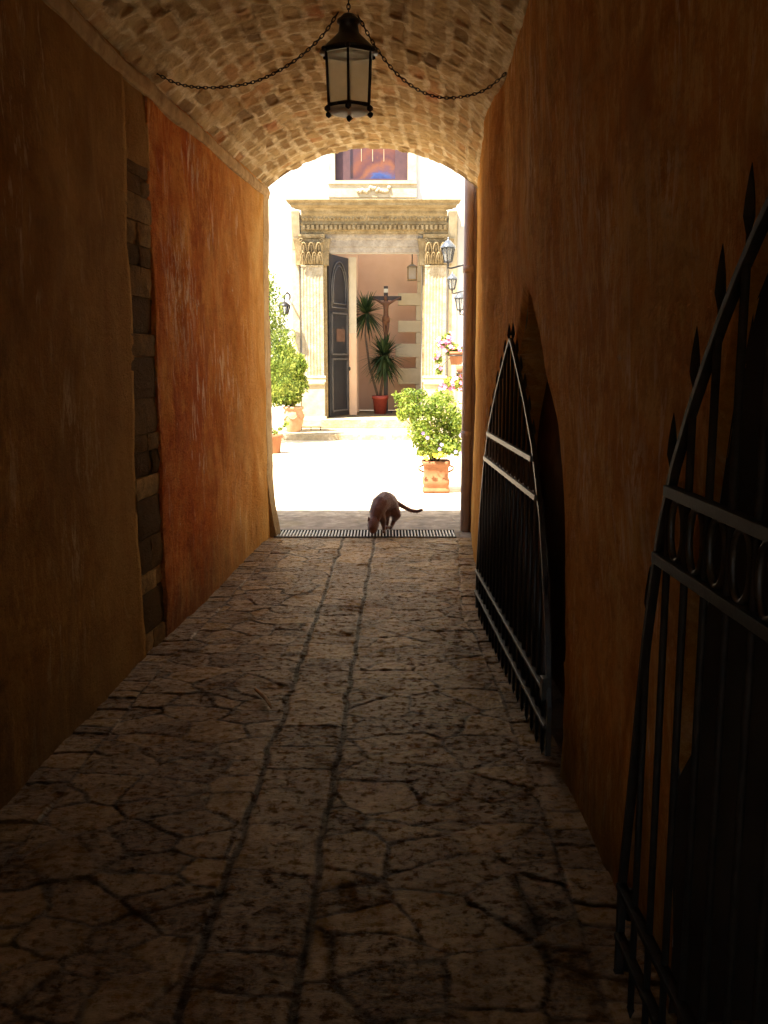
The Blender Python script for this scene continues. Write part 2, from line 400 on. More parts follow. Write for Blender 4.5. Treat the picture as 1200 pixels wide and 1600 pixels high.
def clear_glass():
    t = NT('lantern_glass'); tr = t.n('ShaderNodeBsdfTransparent'); tr.inputs[0].default_value = (.82, .84, .84, 1)
    t.rough(.1); t.col((.5, .52, .52))
    mx = t.n('ShaderNodeMixShader'); mx.inputs[0].default_value = .3
    out = t.t.nodes['Material Output']; t.l(tr.outputs[0], mx.inputs[1]); t.l(t.b.outputs[0], mx.inputs[2]); t.l(mx.outputs[0], out.inputs[0])
    return t.m
M['cglass'] = clear_glass()
M['milk'] = leaf_mat('milk_glass', (.8, .8, .74), (.84, .84, .78), (.88, .88, .82), .5)
def stained(z0):
    t = NT('stained_glass'); v = t.pos()
    sep = t.n('ShaderNodeSeparateXYZ'); t.l(v, sep.inputs[0])
    n = t.noise(v, 3.2, 3, .5, .8)
    zz = t.math('ADD', t.math('SUBTRACT', sep.outputs[2], z0), t.math('MULTIPLY', t.math('SUBTRACT', n, .5), .5))
    x2 = t.math('MULTIPLY', t.math('MULTIPLY', sep.outputs[0], sep.outputs[0]), 1.2)
    zz = t.math('ADD', zz, x2)
    c = t.ramp(zz, [(.04, (.02, .03, .12)), (.14, (.035, .055, .16)), (.22, (.08, .035, .045)), (.36, (.15, .05, .014)), (.5, (.07, .022, .018)), (.7, (.13, .04, .014)), (1, (.08, .03, .025))])
    vo = t.n('ShaderNodeTexVoronoi', feature='DISTANCE_TO_EDGE'); vo.inputs['Scale'].default_value = 6; t.l(v, vo.inputs['Vector'])
    c = t.mix(t.math('MULTIPLY', t.g(vo.outputs['Distance'], .03, .01), .45), c, (.05, .03, .04))
    t.col(c); t.rough(.25); return t.m

# ------------------------------------------------------------------ plan of the passage
LX = lambda y: np.interp(y, [-8, 3.19, 4.93, 5.34, 8.8], [-1.62, -1.36, -1.315, -1.275, -1.035])
RX = lambda y: np.interp(y, [-8, 2.2, 3.5, 4.8, 5.6, 5.9, 7.4, 8.9], [.72, .69, .70, .685, .655, .62, .72, .83])
Y0, Y1, ZS, ZC = -4.0, 8.85, 3.07, 3.43
TOP = 4.25

# ------------------------------------------------------------------ GROUND
gb = MB()
dx0, dx1, dy0, dy1 = -1.0, .66, 8.58, 8.93      # drain trench hole
xs = [-600, -8, dx0, dx1, 8, 600]; ys = [-600, -3.9, dy0, dy1, 30, 900]
for i in range(5):
    for k in range(5):
        if i == 2 and k == 2: continue
        gb.add([(xs[i], ys[k], -.022), (xs[i+1], ys[k], -.022), (xs[i+1], ys[k+1], -.022), (xs[i], ys[k+1], -.022)], [(0, 1, 2, 3)])
tag(gb.build('ground', M['court']), kind='structure')

# flagstone floor of the passage
ny = np.concatenate([np.linspace(Y0, .9, 70)[:-1], np.linspace(.9, dy0-.004, 1050)])
nx = np.linspace(0, 1, 250)
YY, UU = np.meshgrid(ny, nx, indexing='ij')
XX = (LX(YY)-.03)*(1-UU)+(RX(YY)+.03)*UU
wx = XX+.022*fbm(np.stack([XX*4, YY*4], -1), 3, 5); wy = YY+.022*fbm(np.stack([XX*4, YY*4], -1), 9, 5)
tr = -.27+.0213*YY                                # right track; the left one is .28 beside it
xt = XX-tr
zone = np.zeros(XX.shape, int)
wl = XX-LX(YY); wr = RX(YY)-XX
zone[(xt > -.28) & (xt < 0)] = 1; zone[xt >= 0] = 2
zone[wl < .15] = 3; zone[wr < .13] = 4
dist = np.full(XX.shape, 9.); sid = np.zeros(XX.shape)
def seeds(x0, x1, y0, y1, sx, sy, jit, seed):
    r = np.random.default_rng(seed); out = []
    for j, y in enumerate(np.arange(y0, y1, sy)):
        for x in np.arange(x0+(sx/2 if j % 2 else 0), x1, sx):
            if r.random() < .70: out.append((x+r.uniform(-jit, jit)*sx, y+r.uniform(-jit, jit)*sy))
    return np.array(out)
zs_ = {0: seeds(-1.8, -.3, -8, 9, .20, .145, .44, 1), 2: seeds(-.4, 1.0, -8, 9, .21, .15, .44, 2)}
for z_, S in zs_.items():
    mk = np.where(zone == z_)
    px_, py_ = wx[mk], wy[mk]
    res1 = np.empty(len(px_)); res2 = np.empty(len(px_)); ids = np.empty(len(px_), int)
    for c in range(0, len(px_), 20000):
        a = slice(c, c+20000)
        D = np.hypot((px_[a, None]-S[None, :, 0])*.9, (py_[a, None]-S[None, :, 1])*1.15)
        o = np.argpartition(D, 1, axis=1)[:, :2]
        d0 = np.take_along_axis(D, o, 1); srt = np.argsort(d0, 1)
        d0 = np.take_along_axis(d0, srt, 1); o = np.take_along_axis(o, srt, 1)
        res1[a] = d0[:, 0]; res2[a] = d0[:, 1]; ids[a] = o[:, 0]
    dist[mk] = (res2-res1)*.55; sid[mk] = (ids*.6180339+z_*.37) % 1
def cells(mk, coord, breaks, salt):
    i = np.searchsorted(breaks, coord); lo = breaks[np.clip(i-1, 0, None)]; hi = breaks[np.clip(i, None, len(breaks)-1)]
    dist[mk] = np.minimum(dist[mk], np.minimum(coord-lo, hi-coord)); sid[mk] = (i*.7548776+salt) % 1
r_ = np.random.default_rng(5)
mk = np.where(zone == 1); cells(mk, wy[mk]+.05*(xt[mk]), np.cumsum(np.concatenate([[-8.5], r_.choice([.16, .22, .3, .45], 80)])), .1)
mk = np.where(zone == 3); cells(mk, wy[mk], np.cumsum(np.concatenate([[-8.5], r_.uniform(.07, .2, 220)])), .5)
mk = np.where(zone == 4); cells(mk, wy[mk], np.cumsum(np.concatenate([[-8.5], r_.uniform(.08, .2, 160)])), .8)
wob = .010*fbm(np.stack([XX*6, YY*5], -1), 21, 2)
dt = np.minimum(np.abs(xt+wob), np.abs(xt+.28+wob*1.3))
dw = np.minimum(np.abs(wl-.15+wob), np.abs(wr-.13+wob))
jw = .002+.0055*(fbm(np.stack([XX*4, YY*4], -1), 31, 2)+1)
j1 = 1-np.clip((dist-jw*.35)/.009, 0, 1); j2 = 1-np.clip((dw-.002)/.010, 0, 1)
j3 = 1-np.clip((dt-.010)/.008, 0, 1)
jj = np.maximum(j1, j2)
tilt = (sid-.5)*.003*np.sin(sid*40)+.004*np.sin(sid*91)*(XX+.3)
rug = .0026*fbm(np.stack([XX*14, YY*20], -1), 41, 3)+.004*fbm(np.stack([XX*4, YY*6], -1), 51, 3)+.003*np.abs(fbm(np.stack([XX*14+sid*30, YY*20], -1), 61, 2))
Hh = -.002+tilt+rug*(1-j3)
Hh = Hh-.0022*jj*(1-j3); Hh = Hh*(1-j3)+(-.0055+.3*rug)*j3
Hh = Hh+.012*fbm(np.stack([XX*.8, YY*.6], -1), 71, 2)
Hh = np.maximum(Hh, -.0185)
edge_fade = np.clip((dy0-YY)/.25, 0, 1); Hh = Hh*edge_fade+(-.008)*(1-edge_fade)
fl = grid('passage_floor', np.stack([XX, YY, Hh], -1), M['floor'], attrs={'tint': np.clip(sid, 0, 1), 'joint': np.clip(np.maximum(np.maximum(1-np.clip((dist-.003-jw*.3)/.007, 0, 1), 1-np.clip((dw-.002)/.007, 0, 1))*(.24+.5*np.clip(.6+fbm(np.stack([XX*3, YY*3], -1), 77, 3), 0, 1)), j3*.85), 0, 1)}, flip=True)
tag(fl, kind='structure')

# ------------------------------------------------------------------ LEFT WALL
lw = empty('passage_wall', (float(LX(4)), 4, 0), 'left passage wall of brown and orange limewash with bare stone strip', 'wall')
def sub(P, o):  # world array -> local of parent
    return P-np.array(o.location)
def wall_panel(name, ya, yb, off, m, seed, topz=ZS+.02, botz=-.03, ny_=90, nz_=110, edgewob=.0, flare=0):
    y = np.linspace(ya, yb, ny_); v = np.linspace(0, 1, nz_)
    Y, V = np.meshgrid(y, v, indexing='ij')
    if edgewob:
        k0 = np.clip(1-(Y-ya)/.15, 0, 1)*edgewob; k1 = np.clip(1-(yb-Y)/.15, 0, 1)*edgewob
    Z = botz+V*(topz-botz)
    if edgewob:
        wv = fbm(np.stack([V*0+3, Z*2.4], -1), seed+5, 4)
        Y = Y+k0*wv+k1*wv
    X = LX(Y)+off+.014*fbm(np.stack([Y*1.2, Z*.9], -1), seed, 3)+.006*fbm(np.stack([Y*4, Z*4], -1), seed+1, 5)
    X = X+flare*np.clip(1-Z/.55, 0, 1)**1.6
    P = np.stack([X, Y, Z], -1)
    # thick plaster: turn the edges back
    a = P[:1].copy(); a[..., 0] -= .07; b = P[-1:].copy(); b[..., 0] -= .07
    P = np.concatenate([a, P, b], 0)
    return grid(name, sub(P, lw), m, lw, flip=True)
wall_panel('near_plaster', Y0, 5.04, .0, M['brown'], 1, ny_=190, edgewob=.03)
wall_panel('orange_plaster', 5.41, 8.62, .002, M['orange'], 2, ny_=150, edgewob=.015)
# bare stone strip with quoins
def quoins(ya, yb, off, name, sizes, seed, flare=0, jit=.018, tlo=0, zend=ZS+.02):
    r = random.Random(seed); b = MB(lw.location); tints = []
    z = -.03; k = 0
    while z < zend-.03:
        h = min(r.uniform(*sizes), zend-z)
        split = yb-ya > .25 and r.random() < .55
        ycut = [ya, ya+(yb-ya)*r.uniform(.35, .65), yb] if split else [ya, yb]
        for c in range(len(ycut)-1):
            y0, y1 = ycut[c]+.002, ycut[c+1]-.002
            fx = flare*max(0, 1-z/.75)**1.5
            x = float(LX((y0+y1)/2))+off+r.uniform(-jit, jit)+fx
            n0 = len(b.v)
            # pillowed block face
            vs_ = []; nn = 5
            for i in range(nn):
                for j in range(nn):
                    u, v = i/(nn-1), j/(nn-1); e = min(u, 1-u, v, 1-v)
                    yy = y0+(y1-y0)*u; zz = z+.002+(h-.004)*v
                    vs_.append((x+(float(LX(yy))-float(LX((y0+y1)/2)))-(.008 if e == 0 else 0)+r.uniform(-.005, .005), yy, zz))
            for i in (0, nn-1):
                pass
            fs = [(i*nn+j, i*nn+j+1, (i+1)*nn+j+1, (i+1)*nn+j) for i in range(nn-1) for j in range(nn-1)]
            b.add(vs_, fs, 0, True); tints += [r.choice([.05, .25, .45, .7, 1.0])]*len(vs_)
            # sides going back
            ring = [j for j in range(nn)]+[i*nn+nn-1 for i in range(1, nn)]+[(nn-1)*nn+j for j in range(nn-2, -1, -1)]+[i*nn for i in range(nn-2, 0, -1)]
            back = [(vs_[q][0]-.12, vs_[q][1], vs_[q][2]) for q in ring]
            front = [vs_[q] for q in ring]; L = len(ring)
            b.add(front+back, [(q, (q+1) % L, L+(q+1) % L, L+q) for q in range(L)]); tints += [tints[-1]]*(2*L)
        z += h; k += 1
    o = b.build(name, M['quoin'], lw)
    a_ = o.data.attributes.new('tint', 'FLOAT', 'POINT'); a_.data.foreach_set('value', tints)
    return o
quoins(5.03, 5.44, -.004, 'stone_strip', (.09, .24), 3, jit=.009, zend=2.62)
strip_top = wall_panel('strip_plaster', 5.03, 5.44, .0, M['brown'], 7, ny_=20, botz=2.60)
wall_panel('corner_render', 8.60, 8.87, .003, M['cornerr'], 2, ny_=26, flare=.055)
# mortar backing behind the strips, ledge along the top, mass of the wall
b = MB(lw.location)
for ya, yb in ((4.9, 5.5), (8.5, 8.84)):
    xa, xb = float(LX(ya))-.032, float(LX(yb))-.032
    b.add([(xa, ya, -.03), (xb, yb, -.03), (xb, yb, ZS), (xa, ya, ZS)], [(0, 1, 2, 3)])
b.build('mortar_bed', M['ledge'], lw)
y = np.linspace(Y0, Y1+.01, 200); prof = [(-.10, 2.985), (.010, 2.985), (.022, 3.0), (.026, 3.045), (.016, 3.07), (-.12, 3.085)]
P = np.array([[(LX(yy)+p+.006*fbm(np.array([yy*5., z*30.]), 4, 3), yy, z+.006*fbm(np.array([yy*1.5, z*9.]), 6, 3)) for p, z in prof] for yy in y])
P = np.concatenate([P, np.repeat(P[-1:, :1], P.shape[1], 1)], 0)
grid('ledge', sub(P, lw), M['ledge'], lw, smooth=False, flip=False)
MB(lw.location).box(-8, -1.68, Y0, Y1-.12, -.02, 3.9).box(-8, -1.10, 8.73, Y1-.015, -.02, TOP-.7).build('wall_core', M['white'], lw)

# ------------------------------------------------------------------ RIGHT WALL with two arched openings
rw = empty('passage_wall', (float(RX(4)), 4, 0), 'right passage wall of streaked ochre plaster with two arched openings', 'wall')
OP1 = dict(c=4.55, h=1.02, t=[(0, 1.90), (.06, 1.885), (.18, 1.83), (.36, 1.69), (.75, 1.27), (.92, .9), (1, .45)])
OP2 = dict(c=1.05, h=1.10, t=[(0, 2.4), (.45, 2.06), (.72, 1.70), (.86, 1.35), (.95, 1.0), (1, .6)])
def lo_open(y):
    for o in (OP1, OP2):
        u = abs(y-o['c'])/o['h']
        if u < 1-1e-9: return float(np.interp(u, [a for a, _ in o['t']], [q for _, q in o['t']]))
    return -.03
ycols = sorted(set(list(np.round(np.linspace(Y0, 0, 50), 4))+list(np.round(np.linspace(0, 8.98, 320), 4))))
cols = []
for yy in ycols: cols.append((yy, lo_open(yy)))
cols = [q[0] for q in cols]
nv = 90
RT = lambda y: np.interp(y, [-8, 2.2, 3.5, 4.4, 5.0, 5.6, 5.9, 7.4, 8.9], [.64, .61, .60, .61, .645, .66, .62, .72, .83])
def rwx(Y, Z):
    return RX(Y)+(RT(Y)-RX(Y))*np.clip((Z-.6)/2.4, 0, 1)**1.5+.016*fbm(np.stack([Y*1.1+5, Z*.8], -1), 15, 3)+.0065*fbm(np.stack([Y*4, Z*4], -1), 16, 5)
cuts = [Y0, OP2['c']-OP2['h'], OP2['c']+OP2['h'], OP1['c']-OP1['h'], OP1['c']+OP1['h'], 8.98]; ZCUT = 2.5
vv_, ff_ = [], []
for k_ in range(5):
    ya_, yb_ = cuts[k_], cuts[k_+1]; inside = k_ in (1, 3)
    yy_ = [ya_]+[q for q in cols if ya_+.01 < q < yb_-.01]+[yb_]
    if inside:
        o = (OP2, 0, OP1)[k_-1]; yy_ = sorted(set(yy_+[o['c']+s_*o['h']*u for s_ in (-1, 1) for u in (.996, .99, .98, .97, .955, .94)]))
    yy_ = np.array(yy_)
    if inside: lo_ = np.array([float(np.interp(abs(q-o['c'])/o['h'], [a for a, _ in o['t']], [z for _, z in o['t']])) for q in yy_])
    else: lo_ = np.full(len(yy_), -.03)
    t1_ = np.linspace(0, 1, 70)[None, :]; Za = lo_[:, None]+(ZCUT-lo_[:, None])*t1_
    Zb = np.repeat(np.linspace(ZCUT, ZS+.06, 16)[None, 1:], len(yy_), 0); Z = np.concatenate([Za, Zb], 1)
    Yg = np.repeat(yy_[:, None], Z.shape[1], 1); P = np.stack([rwx(Yg, Z), Yg, Z], -1)
    if inside: P[..., 0] += np.clip(1-(Z-lo_[:, None])/.06, 0, 1)**2*.03
    P = sub(P, rw); nu_, nw_ = P.shape[:2]; base_ = len(vv_); vv_ += P.reshape(-1, 3).tolist()
    ii = np.arange((nu_-1)*(nw_-1)); a_ = base_+(ii//(nw_-1))*nw_+ii % (nw_-1)
    ff_ += np.stack([a_, a_+nw_, a_+nw_+1, a_+1], 1).tolist()
me = bpy.data.meshes.new('plaster'); me.from_pydata(vv_, [], ff_); me.polygons.foreach_set('use_smooth', [True]*len(ff_)); new_obj('plaster', me, M['ochre'], rw)
for o in (OP1, OP2):
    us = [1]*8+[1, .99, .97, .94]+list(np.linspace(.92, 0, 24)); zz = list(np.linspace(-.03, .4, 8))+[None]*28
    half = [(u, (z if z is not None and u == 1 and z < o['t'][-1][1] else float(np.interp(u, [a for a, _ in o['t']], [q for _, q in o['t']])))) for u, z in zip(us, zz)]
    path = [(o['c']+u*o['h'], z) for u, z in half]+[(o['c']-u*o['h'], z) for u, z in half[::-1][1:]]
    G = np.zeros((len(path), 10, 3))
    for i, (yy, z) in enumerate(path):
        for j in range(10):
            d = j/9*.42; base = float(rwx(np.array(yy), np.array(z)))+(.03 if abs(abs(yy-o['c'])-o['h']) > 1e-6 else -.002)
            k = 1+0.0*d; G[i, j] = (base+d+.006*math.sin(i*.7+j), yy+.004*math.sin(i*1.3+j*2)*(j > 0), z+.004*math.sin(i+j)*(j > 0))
    grid('reveal', sub(G, rw), M['ochre'] if o is OP1 else M['darkin'], rw, flip=True)  # nearer opening's reveal coloured near black, its shade put into the colour
# rooms behind the openings, their darkness put into near-black walls
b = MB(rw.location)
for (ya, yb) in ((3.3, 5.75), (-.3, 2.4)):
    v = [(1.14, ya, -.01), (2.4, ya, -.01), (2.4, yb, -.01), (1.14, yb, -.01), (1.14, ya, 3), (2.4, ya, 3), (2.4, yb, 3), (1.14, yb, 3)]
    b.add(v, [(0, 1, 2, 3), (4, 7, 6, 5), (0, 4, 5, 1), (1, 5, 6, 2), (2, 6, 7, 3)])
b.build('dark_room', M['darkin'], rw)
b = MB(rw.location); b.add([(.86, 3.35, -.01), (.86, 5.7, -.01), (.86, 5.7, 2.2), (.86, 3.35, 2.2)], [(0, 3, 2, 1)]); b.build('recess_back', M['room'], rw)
# core of the wall, solid away from the openings
b = MB(rw.location)
b.box(2.45, 8, Y0, Y1, -.02, 3.9).box(.95, 2.45, 5.8, 8.84, -.02, 3.9).box(.80, 2.45, 2.45, 3.25, -.02, 3.9).box(.80, 2.45, Y0, -.35, -.02, 3.9)
b.box(.72, 2.45, 3.25, 5.8, 3.01, 3.9).box(.72, 2.45, -.35, 2.45, 3.01, 3.9)
b.build('wall_core', M['white'], rw)

# ------------------------------------------------------------------ VAULT
va = empty('stone_vault', (-.2, 4, ZS), 'low barrel vault of rough brown stone blocks and pale mortar', 'vault')
Lr = 2.3
yv = np.concatenate([np.linspace(Y0, 3.6, 60)[:-1], np.linspace(3.6, Y1, 430)]); sv = np.linspace(0, 1, 240)
Yv, S = np.meshgrid(yv, sv, indexing='ij')
wS = S*Lr+.014*fbm(np.stack([S*9, Yv*4], -1), 81, 3); wY = Yv+.02*fbm(np.stack([S*9, Yv*4], -1), 83, 3)
rh = .125; row = np.floor(wS/rh); fr = wS/rh-row
hr = lambda a: (np.sin(a*127.1+3.7)*43758.5453) % 1
bl = .19+.13*hr(row)
offy = hr(row+50)*.3
cel = np.floor((wY+offy)/bl); fy = (wY+offy)/bl-cel
# end ring of wide voussoirs
ring = Yv > Y1-.20
cel = np.where(ring, 999, cel); row2 = np.where(ring, np.floor(wS/.155), row); fr = np.where(ring, wS/.155-row2, fr)
fy = np.where(ring, (Yv-(Y1-.2))/.2*.97+.03, fy); rhe = np.where(ring, .155, rh)
de = np.minimum(np.minimum(fr, 1-fr)*rhe, np.minimum(fy, np.where(ring, 9, 1-fy))*np.where(ring, .2, bl))
bid = hr(row2*1.37+cel*7.13); bid2 = hr(row2*3.1+cel*1.91+9)
mort = 1-np.clip((de-.007-.012*(fbm(np.stack([S*20, Yv*9], -1), 91, 2)+1))/.009, 0, 1)
rec = .005+(bid2-.5)*.022+0
tint = np.where(bid2 > .98, .02, np.where(ring, bid*.75, .12+.88*bid))
depth = rec*(1-mort)+(.004)*mort+.006*fbm(np.stack([S*30, Yv*14], -1), 95, 3)+.012*fbm(np.stack([S*5, Yv*2], -1), 97, 3)
xl, xr_ = LX(Yv)-.02, RT(Yv)+.02
mid = (xl+xr_)/2; hw = (xr_-xl)/2; rise = ZC-ZS; rad = (hw**2+rise**2)/(2*rise); th = np.arcsin(hw/rad); a = (S*2-1)*th
cz = ZC-rad
fadeend = np.clip((Y1-Yv)/.03, 0, 1)
Rr = rad+depth
P = np.stack([mid+Rr*np.sin(a), Yv, cz+Rr*np.cos(a)], -1)
grid('masonry', sub(P, va), M['vault'], va, attrs={'tint': tint, 'mortar': mort}, flip=False)
# outer face over the mouth and the mass above
b = MB(va.location); n = 30
for i in range(n):
    q = []
    for t_ in (i/n, (i+1)/n):
        aa = (t_*2-1)*float(th[-1, 0]); q.append((float(mid[-1, 0]+rad[-1, 0]*math.sin(aa)), float(cz[-1, 0]+rad[-1, 0]*math.cos(aa))))
    b.add([(q[0][0], Y1, q[0][1]), (q[1][0], Y1, q[1][1]), (q[1][0], Y1, TOP), (q[0][0], Y1, TOP)], [(0, 3, 2, 1)])
b.box(-8, float(xl[-1, 0]), 8.45, Y1, 3.1, TOP).box(float(xr_[-1, 0]), 8, 8.45, Y1, 3.1, TOP)
b.box(-8, 8, Y0, 8.84, 3.55, TOP-.01)
b.build('upper_wall', M['white'], va)

# added unseen wall behind the camera; its low opening limits the sky light
bk = empty('rear_light_baffle', (-.4, Y0-.1, 0), 'added plastered wall behind the camera, its low opening shaping the light from the rear', 'wall')
MB(bk.location).box(-2.3, 1.7, Y0-.35, Y0-.02, 2.6, 4.2).build('baffle_lintel', M['ochre'], bk)
for x0_, x1_ in ((-2.3, -1.45), (.66, 1.7)): MB(bk.location).box(x0_, x1_, Y0-.35, Y0-.02, -.02, 2.59).build('jamb', M['ochre'], bk)

# ------------------------------------------------------------------ DRAIN
dr = empty('drain_grate', ((dx0+dx1)/2, 8.7, 0), 'long slatted metal drain grate across the passage mouth under the cat', 'drain grate')
b = MB(dr.location)
b.box(dx0+.001, dx1-.001, dy0+.001, dy1-.001, -.3, -.26).box(dx0+.001, dx0+.006, dy0+.001, dy1-.001, -.26, -.03).box(dx1-.006, dx1-.001, dy0+.001, dy1-.001, -.26, -.03)
b.box(dx0+.006, dx1-.006, dy0+.001, dy0+.006, -.26, -.03).box(dx0+.006, dx1-.006, dy1-.006, dy1-.001, -.26, -.03)
b.build('trench', M['darkin'], dr)
b = MB(dr.location); nb = 56
for i in range(nb):
    x = dx0+.02+(dx1-dx0-.04)*i/(nb-1); b.box(x-.0062, x+.0062, dy0+.008, dy1-.008, -.03, .0)
b.build('slats', M['grate'], dr)
b = MB(dr.location)
b.box(dx0, dx1, dy0-.003, dy0+.008, -.028, .003).box(dx0, dx1, dy1-.008, dy1+.004, -.028, .003)
b.build('rim', M['ironworn'], dr)

# ------------------------------------------------------------------ IRON GATES
def gate(label, p_far, p_near, table, peak_u, rails, low_rails, nbars, spike_len, spike_w):
    """p_far, p_near: plan points of the two edges"""
    pf, pn = Vector((*p_far, 0)), Vector((*p_near, 0)); d = pn-pf; W = d.length; d.normalize()
    g = empty('iron_gate', pf, label, 'gate', 'black iron gates on the right wall')
    nrm = Vector((-d.y, d.x, 0)); nrm = nrm if nrm.x < 0 else -nrm
    top = lambda s: float(np.interp(abs(s/W-.5)*2, [a for a, _ in table], [q for _, q in table]))
    pt = lambda s, z, o=0: pf+d*s+Vector((0, 0, z))+nrm*o
    # arched frame
    ss = list(np.concatenate([[0, .0008], W*np.linspace(.004, .06, 6), W*np.linspace(.08, .5, 14)]))
    path = [pt(0, .05)]+[pt(s, top(s)) for s in ss]+[pt(W-s, top(s)) for s in ss[::-1][1:]]+[pt(W, .05)]
    b = MB(pf)
    # flat iron strip 30 x 12 mm following the arch
    n_ = len(path); vs_ = []
    for i, p in enumerate(path):
        t = (path[min(i+1, n_-1)]-path[max(i-1, 0)]).normalized(); side = t.cross(nrm).normalized()
        vs_ += [p+side*.009+nrm*.010, p-side*.009+nrm*.010, p-side*.009-nrm*.010, p+side*.009-nrm*.010]
    fs = [(i*4+k, i*4+(k+1) % 4, i*4+4+(k+1) % 4, i*4+4+k) for i in range(n_-1) for k in range(4)]+[(0, 1, 2, 3), ((n_-1)*4+3, (n_-1)*4+2, (n_-1)*4+1, (n_-1)*4)]
    b.add(vs_, fs); b.build('frame', M['ironworn'], g, bevel=.002)
    def span(z):
        s = 0
        while s < W/2 and top(s) < z: s += .005
        return s+.01, W-s-.01
    for z in list(rails)+list(low_rails):
        s0, s1 = span(z)
        hgt = .024 if z in rails else .016
        b = MB(pf); b.obox(pt(s0, z, .006), pt(s1, z, .006), .026, hgt); b.build('rail', M['ironworn'], g, bevel=.002)
    # rings between the two upper rails
    s0, s1 = span((rails[0]+rails[1])/2); r = (rails[1]-rails[0]-.024)/2; zc = (rails[0]+rails[1])/2
    pitch = W/nbars
    for i in range(nbars):
        sc_ = pitch*(i+.5)
        if sc_-.04 < s0 or sc_+.04 > s1: continue
        b = MB(pf); rx_ = min(r, pitch*.36)
        ring_ = [pt(sc_+rx_*math.cos(k*math.pi/8), zc+r*math.sin(k*math.pi/8)) for k in range(17)]
        b.tube(ring_, .008, 6, cap=False); b.build('ring', M['ironworn'], g)
    for i in range(1, nbars):
        s = pitch*i; tz = top(s)
        b = MB(pf); b.tube([pt(s, .03), pt(s, tz-.005)], .0082, 8)
        # pointed foot
        b.add([pt(s-.008, .03, .008), pt(s+.008, .03, .008), pt(s+.008, .03, -.008), pt(s-.008, .03, -.008), pt(s, -.0, 0)], [(0, 4, 1), (1, 4, 2), (2, 4, 3), (3, 4, 0)])
        bar = b.build('bar', M['iron'], g)
        b = MB(pf); h = spike_len; z0 = tz+.008
        lev = [(.006, 0), (.006, h*.22), (spike_w, h*.42), (spike_w*.82, h*.62), (spike_w*.4, h*.86), (.001, h)]
        vs_ = []
        for w_, zz in lev: vs_ += [pt(s-w_, z0+zz), pt(s, z0+zz, w_*.6), pt(s+w_, z0+zz), pt(s, z0+zz, -w_*.6)]
        fs = [(k*4+q, k*4+(q+1) % 4, k*4+4+(q+1) % 4, k*4+4+q) for k in range(len(lev)-1) for q in range(4)]
        b.add(vs_, fs); sp = b.build('spike', M['iron'], bar)
    q = pt(W-.02, 0); b = MB(pf); b.obox(pt(W-.035, .27, .012), pt(W-.035, .36, .012), .05, .03, up=tuple(nrm)); b.build('latch', M['ironworn'], g, bevel=.003)
    for z in (.10, .24):
        b = MB(pf); b.tube([pt(.006, z-.04, -.02), pt(.006, z+.04, -.02)], .011, 8); b.build('hinge', M['iron'], g)
    return g
g1 = gate('closed arched iron gate farther down the passage, seen nearly edge on', (.585, 5.88), (.648, 3.60),
     [(0, 1.69), (.05, 1.665), (.18, 1.57), (.38, 1.42), (.6, 1.22), (.8, .92), (.93, .55), (1, .25)], .5, (1.03, 1.18), (.16, .295), 19, .10, .016)
g2 = gate('large iron gate with spearhead spikes nearest the camera at right edge', (.60, 2.24), (.66, -.02),
     [(0, 2.12), (.41, 1.857), (.51, 1.755), (.61, 1.635), (.75, 1.43), (.83, 1.27), (.90, .98), (.96, .55), (1, .3)], .5, (1.17, 1.325), (.16, .295), 20, .15, .018)

b = MB(g1.location); pf_, pn_ = Vector((.585, 5.88, 0)), Vector((.648, 3.60, 0)); dv_ = (pn_-pf_).normalized(); nr_ = Vector((.0275, 0, 0))
q_ = [pf_+dv_*.06, pn_-dv_*.03]
for i_ in range(2): q_[i_] = q_[i_]+Vector((.022, 0, 0))
W_ = (pn_-pf_).length; o0_ = pf_+Vector((.022, 0, 0)); pr_ = [(.05, .07), (.05, .30), (.09, .50), (.16, .72), (.24, .86), (.33, 1.01)]
b.add([o0_+dv_*s_+Vector((0, 0, z_)) for s_, z_ in pr_]+[o0_+dv_*(W_-s_)+Vector((0, 0, z_)) for s_, z_ in pr_[::-1]], [tuple(range(12))])
o_ = b.build('back_plate', M['matteiron'], g1); sd_ = o_.modifiers.new('thick', 'SOLIDIFY'); sd_.thickness = .003
for c_ in g2.children:
    if c_.name.startswith(('frame', 'rail')): c_.data.materials[0] = M['matteiron']
    if c_.name.startswith('bar'):
        c_.data.materials[0] = M['matteiron']
        for d_ in c_.children: d_.data.materials[0] = M['matteiron']

# ------------------------------------------------------------------ HANGING LANTERN
LY = 5.0
c0 = at(545, 168, LY); c1 = at(545, 84, LY)
zb, zt = c0.z, c1.z; cx_ = c1.x
crown = 3.42
L = empty('hanging_lantern', (cx_, LY, zb), 'large black hexagonal hanging lantern with frosted panes under the vault', 'lantern')
C = Vector((cx_, LY, 0))
def hexp(r, z, k, rot=-90): return C+Vector((r*math.cos(R(60*k+rot)), r*math.sin(R(60*k+rot)), z))
rt, rb = .125, .112
for k in range(6):
    b = MB(L.location); b.add([hexp(rb-.003, zb, k), hexp(rb-.003, zb, k+1), hexp(rt-.003, zt, k+1), hexp(rt-.003, zt, k)], [(0, 1, 2, 3)])
    b.build('pane', M['frost'], L)
    b = MB(L.location); b.tube([hexp(rb, zb-.015, k), hexp(rt, zt+.01, k)], .007, 6); b.build('corner_bar', M['iron'], L)
for z, r in ((zb, rb), (zt, rt)):
    b = MB(L.location)
    for k in range(6): b.obox(hexp(r, z, k), hexp(r, z, k+1), .012, .016)
    b.build('hexagonal_ring', M['iron'], L)
zr = at(545, 20, LY).z; hh = zr-zt
